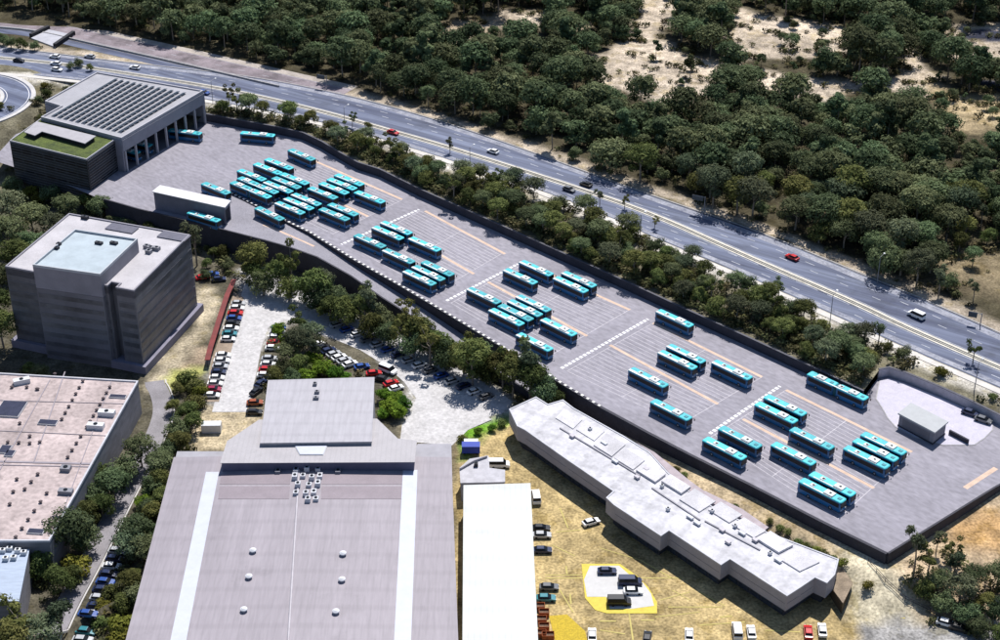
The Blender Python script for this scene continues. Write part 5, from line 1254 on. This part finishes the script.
def crown_at(px, py, kind, s):
    H = SPEC[kind][3] * s; z = -7 + H * .62
    for _ in range(6): v = G(px, py, z); z = gh(v) + H * .6
    fx, fy = np.array([v.x]), np.array([v.y])
    if inside(fx, fy, foot_xy)[0] or seg_dist(fx, fy, foot_xy + foot_xy[:1])[0] < 1.2: return None
    return plant(kind, v.x, v.y, s * random.uniform(.94, 1.06), s * random.uniform(.92, 1.08), random.uniform(0, 6.28))
groups = {}
def grp_add(name, i):
    if i is not None: groups.setdefault(name, []).append(i)
def tall(px, py, kind, s, sz):
    v = G(px, py, -7); return plant(kind, v.x, v.y, s, sz, random.uniform(0, 6.28), gh(v))
# belt between the yard wall and the highway
bx = []
for X in np.arange(-170, 190, 5.5):
    for Y in np.arange(300, 660, 5.5): bx.append((X + random.uniform(-2.3, 2.3), Y + random.uniform(-2.3, 2.3)))
bx = np.array(bx); d1, s1 = side(bx[:, 0], bx[:, 1], farline); d2, s2 = side(bx[:, 0], bx[:, 1], [(v.x, v.y) for v in HNEAR])
for (x, y), a, sa, b_, sb in zip(bx, d1, s1, d2, s2):
    if sa > 0 and sb < 0 and a > 2.2 and b_ > 5.0:
        q = P((x, y, 2.5 + 5))
        if q[0] < 212 or q[0] > 1015 or q[1] > 640: continue
        if (q[0] > 872 and a < 4.5) or inside(np.array([x]), np.array([y]), foot_xy)[0]: continue
        if random.random() < .05 or (a > 14 and random.random() < .35): continue
        big = a < 12
        kind = random.choice(['bushy0', 'bushy1', 'bushy0', 'gum3', 'gum1', 'sparse1', 'gum0']) if q[0] < 870 else random.choice(['shrub0', 'yellow0', 'shrub0', 'bushy0'])
        s = random.uniform(.72, 1.0)
        if kind.startswith('bushy') and q[0] > 870: s *= .6
        if kind in ('shrub0', 'yellow0'): s *= 1.25
        grp_add('belt', plant(kind, x, y, s, s * random.uniform(.85, 1.05), random.uniform(0, 6.28)))
for px, py, k, s in ((228, 92, 'sparse1', .8), (246, 100, 'gum1', .65), (262, 112, 'sparse0', .7), (290, 110, 'bushy1', .6), (300, 120, 'gum3', .55), (352, 118, 'sparse1', .6), (368, 124, 'bushy0', .5), (450, 143, 'sparse0', .6), (600, 195, 'sparse0', .6), (625, 200, 'sparse1', .55), (655, 220, 'sparse1', .5), (780, 285, 'sparse0', .7), (880, 330, 'sparse0', .75), (905, 350, 'bushy1', .6), (975, 350, 'sparse1', .7)):
    grp_add('belt', crown_at(px, py, k, s))
# terrace trees above the car park
poly = [(254, 281), (300, 297), (350, 313), (420, 348), (480, 378), (525, 400), (545, 414), (520, 406), (470, 388), (400, 353), (340, 327), (290, 306), (256, 294)]
wp = [(v.x, v.y) for v in GG(poly, -7)]
xs_ = [p[0] for p in wp]; ys_ = [p[1] for p in wp]; pts = []
for _ in range(4000):
    x, y = random.uniform(min(xs_), max(xs_)), random.uniform(min(ys_), max(ys_))
    if inside(np.array([x]), np.array([y]), wp)[0] and all((x - a) ** 2 + (y - b_) ** 2 > 4.2 ** 2 for a, b_ in pts): pts.append((x, y))
for x, y in pts:
    k = random.choice(['bushy0', 'gum3', 'bushy0', 'bushy1', 'bushy1', 'sparse1']); s = random.uniform(1.1, 1.42); grp_add('terrace', plant(k, x, y, s, s * 1.12, random.uniform(0, 6.28)))
for a in ((292, 292, 'sparse1', 1.3, 1.75), (532, 402, 'sparse0', 1.45, 1.65), (514, 392, 'sparse1', 1.3, 1.6), (545, 412, 'bushy1', 1.1, 1.5), (372, 328, 'sparse0', 1.2, 1.45), (470, 380, 'sparse1', 1.2, 1.4), (322, 306, 'gum1', 1.1, 1.25), (420, 352, 'gum3', 1.1, 1.3), (556, 416, 'bushy0', .8, .9)): grp_add('terrace', tall(*a))
grp_add('left', tall(197, 266, 'sparse0', 1.25, 1.6))
for i in range(14): grp_add('left', crown_at(112 + i * 8.6, 217 + i * 2.6 + random.uniform(-2, 2), random.choice(['bushy0', 'bushy1', 'shrub0']), random.uniform(.6, .85)))
L1 = [(8, 205, 'gum1', 1.0), (30, 214, 'gum0', 1.0), (6, 228, 'gum2', 1.0), (30, 238, 'bushy1', 1.1), (52, 222, 'gum1', .8), (66, 205, 'gum0', .75), (14, 252, 'gum3', 1.0), (-3, 268, 'bushy1', 1.0), (84, 198, 'bushy0', .8), (50, 190, 'bushy1', .8), (100, 206, 'gum2', .65), (28, 190, 'yellow0', 1.2), (38, 197, 'yellow0', 1.1),
      (124, 216, 'bushy1', .55), (140, 222, 'bushy0', .5), (12, 182, 'bushy1', .8), (-5, 300, 'bushy0', 1.0), (0, 325, 'gum3', .9), (40, 368, 'bushy1', .55), (28, 366, 'bushy0', .4), (213, 250, 'bushy0', .55), (160, 228, 'shrub0', 1.4), (228, 262, 'bushy1', .55), (246, 266, 'bushy0', .5), (205, 272, 'bushy1', .5), (206, 262, 'bushy0', .5)]
for a in L1: grp_add('left', crown_at(a[0], a[1], a[2], a[3] * (1.4 if a[0] < 110 else 1.1)))
L2 = [(124, 462, 'bushy1', .9), (112, 480, 'gum0', .8), (96, 470, 'bushy0', .9), (88, 488, 'bushy1', .95), (80, 508, 'bushy0', .9), (100, 500, 'bushy0', .8), (66, 530, 'gum2', 1.0), (84, 530, 'bushy1', .9), (40, 562, 'bushy0', .85), (48, 548, 'yellow0', 1.3), (60, 575, 'bushy0', .85), (78, 562, 'yellow0', 1.4), (72, 575, 'bushy0', .6), (20, 618, 'sparse1', 1.1), (38, 622, 'gum1', .85), (8, 632, 'gum3', .9), (58, 615, 'sparse0', .9), (140, 448, 'gum0', .75),
      (186, 408, 'bushy0', .75), (196, 400, 'shrub0', 1.3), (176, 424, 'bushy1', .75), (190, 420, 'bushy0', .7), (166, 446, 'bushy1', .7), (178, 438, 'bushy0', .8), (160, 462, 'gum0', .7), (152, 480, 'bushy1', .7), (163, 476, 'bushy0', .7), (160, 494, 'bushy0', .8), (148, 505, 'bushy1', .6), (142, 500, 'bright0', .6), (134, 530, 'gum0', .8), (148, 528, 'bushy1', .7), (150, 512, 'bushy0', .75), (140, 545, 'gum2', .7), (128, 541, 'gum1', .7),
      (146, 566, 'olive', 0), (132, 572, 'bushy0', .5), (136, 590, 'bushy1', .75), (124, 600, 'bushy0', .6), (128, 580, 'gum3', .6), (120, 622, 'yellow0', 1.5), (122, 634, 'yellow0', 1.5), (104, 604, 'yellow0', .9), (98, 612, 'shrub0', 1.0), (112, 590, 'shrub0', 1.2), (186, 376, 'shrub0', 1.5), (196, 384, 'shrub0', 1.4), (178, 386, 'bushy0', .45), (200, 388, 'yellow0', 1.0), (172, 404, 'bushy0', .5)]
for a in L2:
    if a[3]: grp_add('lower', crown_at(a[0], a[1], a[2], a[3] * 1.35))
L3 = [(300, 322, 'sparse1', .9), (310, 330, 'gum1', .75), (298, 340, 'gum1', .8), (286, 350, 'gum0', .7), (312, 345, 'sparse0', .8), (284, 362, 'bushy1', .75), (300, 362, 'bushy0', .8), (314, 358, 'bright0', .8), (322, 366, 'bright0', .9), (334, 370, 'bright0', .9), (308, 374, 'bright0', .8), (276, 372, 'bushy0', .6), (292, 374, 'bushy1', .6), (278, 328, 'bright0', .7), (284, 338, 'bright0', .55), (345, 376, 'bright0', .5), (276, 376, 'bright0', .5)]
for a in L3: grp_add('mound', crown_at(a[0], a[1], a[2], a[3] * 1.25))
L4 = [(384, 393, 'bright0', .9), (395, 396, 'bright0', .95), (404, 402, 'bright0', .95), (388, 404, 'bright0', 1.0), (398, 410, 'bright0', .95), (383, 412, 'bright0', .7)]
for a in L4: grp_add('round', crown_at(*a))
L5 = [(918, 545, 'sparse0', 1.05), (930, 560, 'sparse1', .9), (940, 575, 'bushy1', .9), (955, 562, 'sparse0', .9), (962, 585, 'gum1', .9), (945, 598, 'bushy1', .9), (975, 575, 'gum0', .8), (985, 598, 'bushy0', .8), (968, 608, 'bushy1', .9), (1000, 572, 'gum0', .8), (998, 606, 'bushy1', .8), (925, 588, 'bushy0', .7), (980, 622, 'bushy1', .8), (1004, 630, 'bushy0', .8), (952, 548, 'sparse1', .7), (938, 540, 'sparse0', .6)]
for a in L5: grp_add('corner', crown_at(*a))
L6 = [(798, 541, 'shrub0', .9), (806, 545, 'shrub0', 1.0), (815, 549, 'yellow0', .8), (824, 552, 'shrub0', 1.0), (833, 557, 'shrub0', .9), (842, 561, 'yellow0', .8), (780, 527, 'shrub0', .8), (788, 531, 'shrub0', .7), (770, 520, 'shrub0', .7), (735, 505, 'shrub0', .7), (676, 468, 'shrub0', .8), (684, 474, 'shrub0', .8), (868, 583, 'yellow0', .8), (462, 437, 'shrub0', .9), (478, 430, 'bright0', .5), (492, 427, 'bright0', .5), (502, 422, 'shrub0', .9)]
for a in L6: grp_add('bank', crown_at(*a))
L7 = [(46, 92, 'bushy0', .7), (58, 98, 'bushy0', .6), (52, 106, 'bushy1', .6), (40, 112, 'bushy0', .6), (30, 120, 'bushy0', .6), (20, 130, 'bushy1', .6), (8, 138, 'bushy0', .6), (66, 90, 'bushy1', .6), (74, 86, 'shrub0', 1.3), (44, 84, 'yellow0', 1.0), (16, 150, 'bushy1', .5), (30, 134, 'shrub0', 1.2), (38, 98, 'bushy1', .5), (0, 105, 'bushy0', .5), (78, 60, 'bushy1', .6), (70, 64, 'bushy1', .5), (90, 66, 'bushy0', .45), (10, 40, 'bushy1', .8), (22, 42, 'bushy0', .8), (34, 44, 'bushy1', .6), (2, 36, 'bushy1', .8)]
for a in L7: grp_add('loop', crown_at(*a))
# forest beyond the highway
clear = [[(v.x, v.y) for v in GG(z_[0], 2.5)] for z_ in zones[1:11]]
sx, sy = [], []
for X in np.arange(-250, 270, 7.1):
    for Y in np.arange(380, 800, 7.1): sx.append(X + random.uniform(-2.9, 2.9)); sy.append(Y + random.uniform(-2.9, 2.9))
sx, sy = np.array(sx), np.array(sy)
d1, s1 = side(sx, sy, [(v.x, v.y) for v in HFAR]); d2 = seg_dist(sx, sy, [(v.x, v.y) for v in SLIP]); d3, s3 = side(sx, sy, [(v.x, v.y) for v in SLIP])
cl = np.zeros(sx.shape, bool)
for c in clear:
    for dy_ in (0, 7, 14): cl |= inside(sx, sy + dy_, c)
FOR = []
for x, y, a, sa, b_, c_, sc_ in zip(sx, sy, d1, s1, d2, cl, s3):
    if sa < 0 or a < 4.6 + 2.2 * math.sin(x / 7.0) or b_ < 11.5: continue
    q = P((x, y, 8))
    if q[0] < -35 or q[0] > 1035 or q[1] < -45: continue
    if q[0] < 215 and sc_ < 0: continue
    if c_ and random.random() > .16: continue
    if not c_ and q[1] < 150 and wob(x, y * 1.5, 11, 5) > .8 and random.random() < .6: continue
    if random.random() < .03: continue
    if q[0] < 120 and q[1] > 22 : continue
    FOR.append((x, y, c_))
FOR.sort(key=lambda t_: t_[0] ** 2 + t_[1] ** 2)
NIND = 80
FOR[:NIND] = FOR[:NIND]
for x, y, c_ in FOR[:NIND]:
    k = random.choice(['gum0', 'gum1', 'gum2', 'gum0', 'gum3', 'bushy1', 'sparse0', 'bushy0']); s = random.choice([.85, 1.1, 1.3, 1.5]) * random.uniform(.92, 1.08) * (.5 if c_ else 1)
    grp_add('forest', plant(k, x, y, s, s * random.uniform(.9, 1.15), random.uniform(0, 6.28)))
# stuff: the forest behind them
VV, TT, bk_ = [], [], MB(); lows = []
for k, (st, sd_, Rr, H) in enumerate((('gum', 51, 4.6, 9.5), ('gum', 52, 4.2, 11.5), ('gum', 53, 5.2, 9.2), ('bushy', 54, 4.0, 7.6), ('gum', 55, 4.8, 10), ('sparse', 56, 4.2, 11.0), ('bushy', 57, 3.4, 6.0))):
    C, r_ = clumps(sd_, Rr, H, st); lows.append((leaves(C, r_, 1700, .37), H))
for x, y, c_ in FOR[NIND:]:
    V, H = random.choice(lows); s = random.choice([.75, 1.0, 1.2, 1.35, 1.55]) * random.uniform(.9, 1.1) * (.45 if c_ else 1); a = random.uniform(0, 6.28); ca, sa = math.cos(a) * s, math.sin(a) * s; z = gh(Vector((x, y)))
    W = np.column_stack([V[:, 0] * ca - V[:, 1] * sa + x, V[:, 0] * sa + V[:, 1] * ca + y, V[:, 2] * s * random.uniform(.9, 1.15) + z]); VV.append(W); TT.append(np.full(len(W), random.random()))
    bk_.tube((x, y, z - .3), (x + random.uniform(-.5, .5), y, z + H * s * .6), .25 * s, .12 * s, 4, cap=False)
me = quad_mesh('distant_forest', np.concatenate(VV), np.concatenate(TT)); me.materials.append(FS)
fo = bpy.data.objects.new('distant_forest', me); COL.objects.link(fo); tag(fo, 'dense dark gum forest covering the slope beyond the highway', 'forest', kind='stuff')
tk = bk_.build('forest_trunks', m_bark, fo)
# stuff: low scrub under the trees
VV, TT = [], []; Cs, rs_ = clumps(61, 1.3, 1.3, 'shrub'); low = leaves(Cs, rs_, 60, .26)
cand = []
for x, y, c_ in FOR:
    for _ in range(2): cand.append((x + random.uniform(-5, 5), y + random.uniform(-5, 5)))
for i in groups['belt']:
    for _ in range(9): cand.append((TREES[i][1] + random.uniform(-6, 6), TREES[i][2] + random.uniform(-6, 6)))
fl2 = densify(offset(FAR, 3.2), 1.3)
for v in fl2:
    for _ in range(2): cand.append((v.x + random.uniform(-1.2, 1.2), v.y + random.uniform(-1.2, 2.5)))
for c in clear:
    X = [p[0] for p in c]; Y = [p[1] for p in c]
    for _ in range(int((max(X) - min(X)) * (max(Y) - min(Y)) / 5)):
        x, y = random.uniform(min(X), max(X)), random.uniform(min(Y), max(Y))
        if wob(x, y * 2.2, 6.5, 3) + .6 * wob(x, y * 2, 2.9, 1) > .42 + random.uniform(0, .3): cand.append((x, y))
for g_ in ('terrace', 'left', 'lower', 'mound', 'corner', 'loop'):
    for i in groups[g_]:
        for _ in range(3): cand.append((TREES[i][1] + random.uniform(-4, 4), TREES[i][2] + random.uniform(-4, 4)))
ca_ = np.array(cand); bad = inside(ca_[:, 0], ca_[:, 1], foot_xy) | (seg_dist(ca_[:, 0], ca_[:, 1], foot_xy + foot_xy[:1]) < 1.6) | (seg_dist(ca_[:, 0], ca_[:, 1], [(v.x, v.y) for v in ROADL]) < 4.6)
dn_, sn_ = side(ca_[:, 0], ca_[:, 1], [(v.x, v.y) for v in HNEAR]); df2, sf2 = side(ca_[:, 0], ca_[:, 1], [(v.x, v.y) for v in HFAR])
bad |= ((sn_ > 0) & (sf2 < 0)) | (dn_ < 3.2) | (df2 < 3) | (seg_dist(ca_[:, 0], ca_[:, 1], [(v.x, v.y) for v in SLIP]) < 9)
for bpoly in ([(v.x, v.y) for v in GG([(246, 278), (300, 288), (400, 338), (500, 392), (512, 402), (452, 441), (400, 441), (404, 382), (336, 340), (284, 320), (262, 345), (246, 412), (203, 412), (226, 310)], -7)], hp, [tuple(v) for v in op], sp, tp, bp, bp2, plp, pa, pb, [(v.x, v.y) for v in pc]): bad |= inside(ca_[:, 0], ca_[:, 1], bpoly)
for zz in (13,): pass
hz_ = height(ca_[:, 0], ca_[:, 1])
for (x, y), b_, z in zip(cand, bad, hz_):
    if b_: continue
    s = random.uniform(.6, 1.9); a = random.uniform(0, 6.28); ca, sa = math.cos(a) * s, math.sin(a) * s
    VV.append(np.column_stack([low[:, 0] * ca - low[:, 1] * sa + x, low[:, 0] * sa + low[:, 1] * ca + y, low[:, 2] * s + z])); TT.append(np.full(len(low), random.random()))
me = quad_mesh('undergrowth', np.concatenate(VV), np.concatenate(TT)); me.materials.append(foliage_mat('scrub_leaves', (.05, .058, .024), (.19, .18, .08), attr='tone'))
uo = bpy.data.objects.new('undergrowth', me); COL.objects.link(uo); tag(uo, 'low olive scrub growing under the trees', 'undergrowth', kind='stuff')
# the individual trees
WHAT = {'belt': ('tree', '%s %s from the left in the highway belt', 'trees in the belt between the yard and the highway'),
        'terrace': ('tree', '%s %s from the left on the car park terrace', 'trees on the terrace above the car park'),
        'left': ('tree', '%s %s from the left around the office tower', 'trees around the office tower'),
        'lower': ('tree', '%s %s from the top along the access road', 'trees along the access road at lower left'),
        'mound': ('tree', '%s %s from the left on the car park mound', 'trees on the planted mound of the car park'),
        'round': ('shrub', '%s %s from the left in the round clump right of the hall annex', 'round shrubs right of the hall annex'),
        'corner': ('tree', '%s %s from the left below the yard corner', 'trees below the right-hand corner of the yard'),
        'bank': ('shrub', '%s %s from the left around the long white building', 'shrubs around the long white building'),
        'loop': ('tree', '%s %s from the left around the loop road', 'trees around the loop road'),
        'forest': ('tree', '%s %s from the left along the forest edge', 'trees along the forest edge beyond the highway')}
TONE = {'gum0': 'broad dark green gum tree', 'gum1': 'tall grey-green gum tree', 'gum2': 'wide dark green gum tree', 'gum3': 'olive green gum tree', 'bushy0': 'dense olive green tree', 'bushy1': 'dense dark green tree', 'sparse0': 'thin open grey-green tree', 'sparse1': 'thin open olive tree',
        'shrub0': 'low olive shrub', 'bright0': 'bright green bush', 'yellow0': 'yellow-green bush'}
for g_, idx in groups.items():
    idx = sorted(idx, key=lambda i: (P((TREES[i][1], TREES[i][2], TREES[i][6]))[1 if g_ == 'lower' else 0]))
    cat, fmt, gl = WHAT[g_]
    for n_, i in enumerate(idx):
        kind, x, y, s, sz, rz, z = TREES[i]; tm, cm = get_tree(kind)
        c = 'shrub' if kind in ('shrub0', 'yellow0', 'bright0') else 'tree'
        o = thing({'tree': 'gum_tree' if kind.startswith('gum') else 'leafy_tree', 'shrub': 'leafy_shrub'}[c], fmt % (TONE[kind] + ',', ordw(n_ + 1)), c, (x, y, z), gl, rz)
        o.scale = (s, s, sz)
        for nm, m_ in (('trunk', tm), ('crown', cm)):
            ch = bpy.data.objects.new(nm, m_); COL.objects.link(ch); ch.parent = o
print('trees', len(TREES), {k: len(v) for k, v in groups.items()}, 'forest', len(FOR))
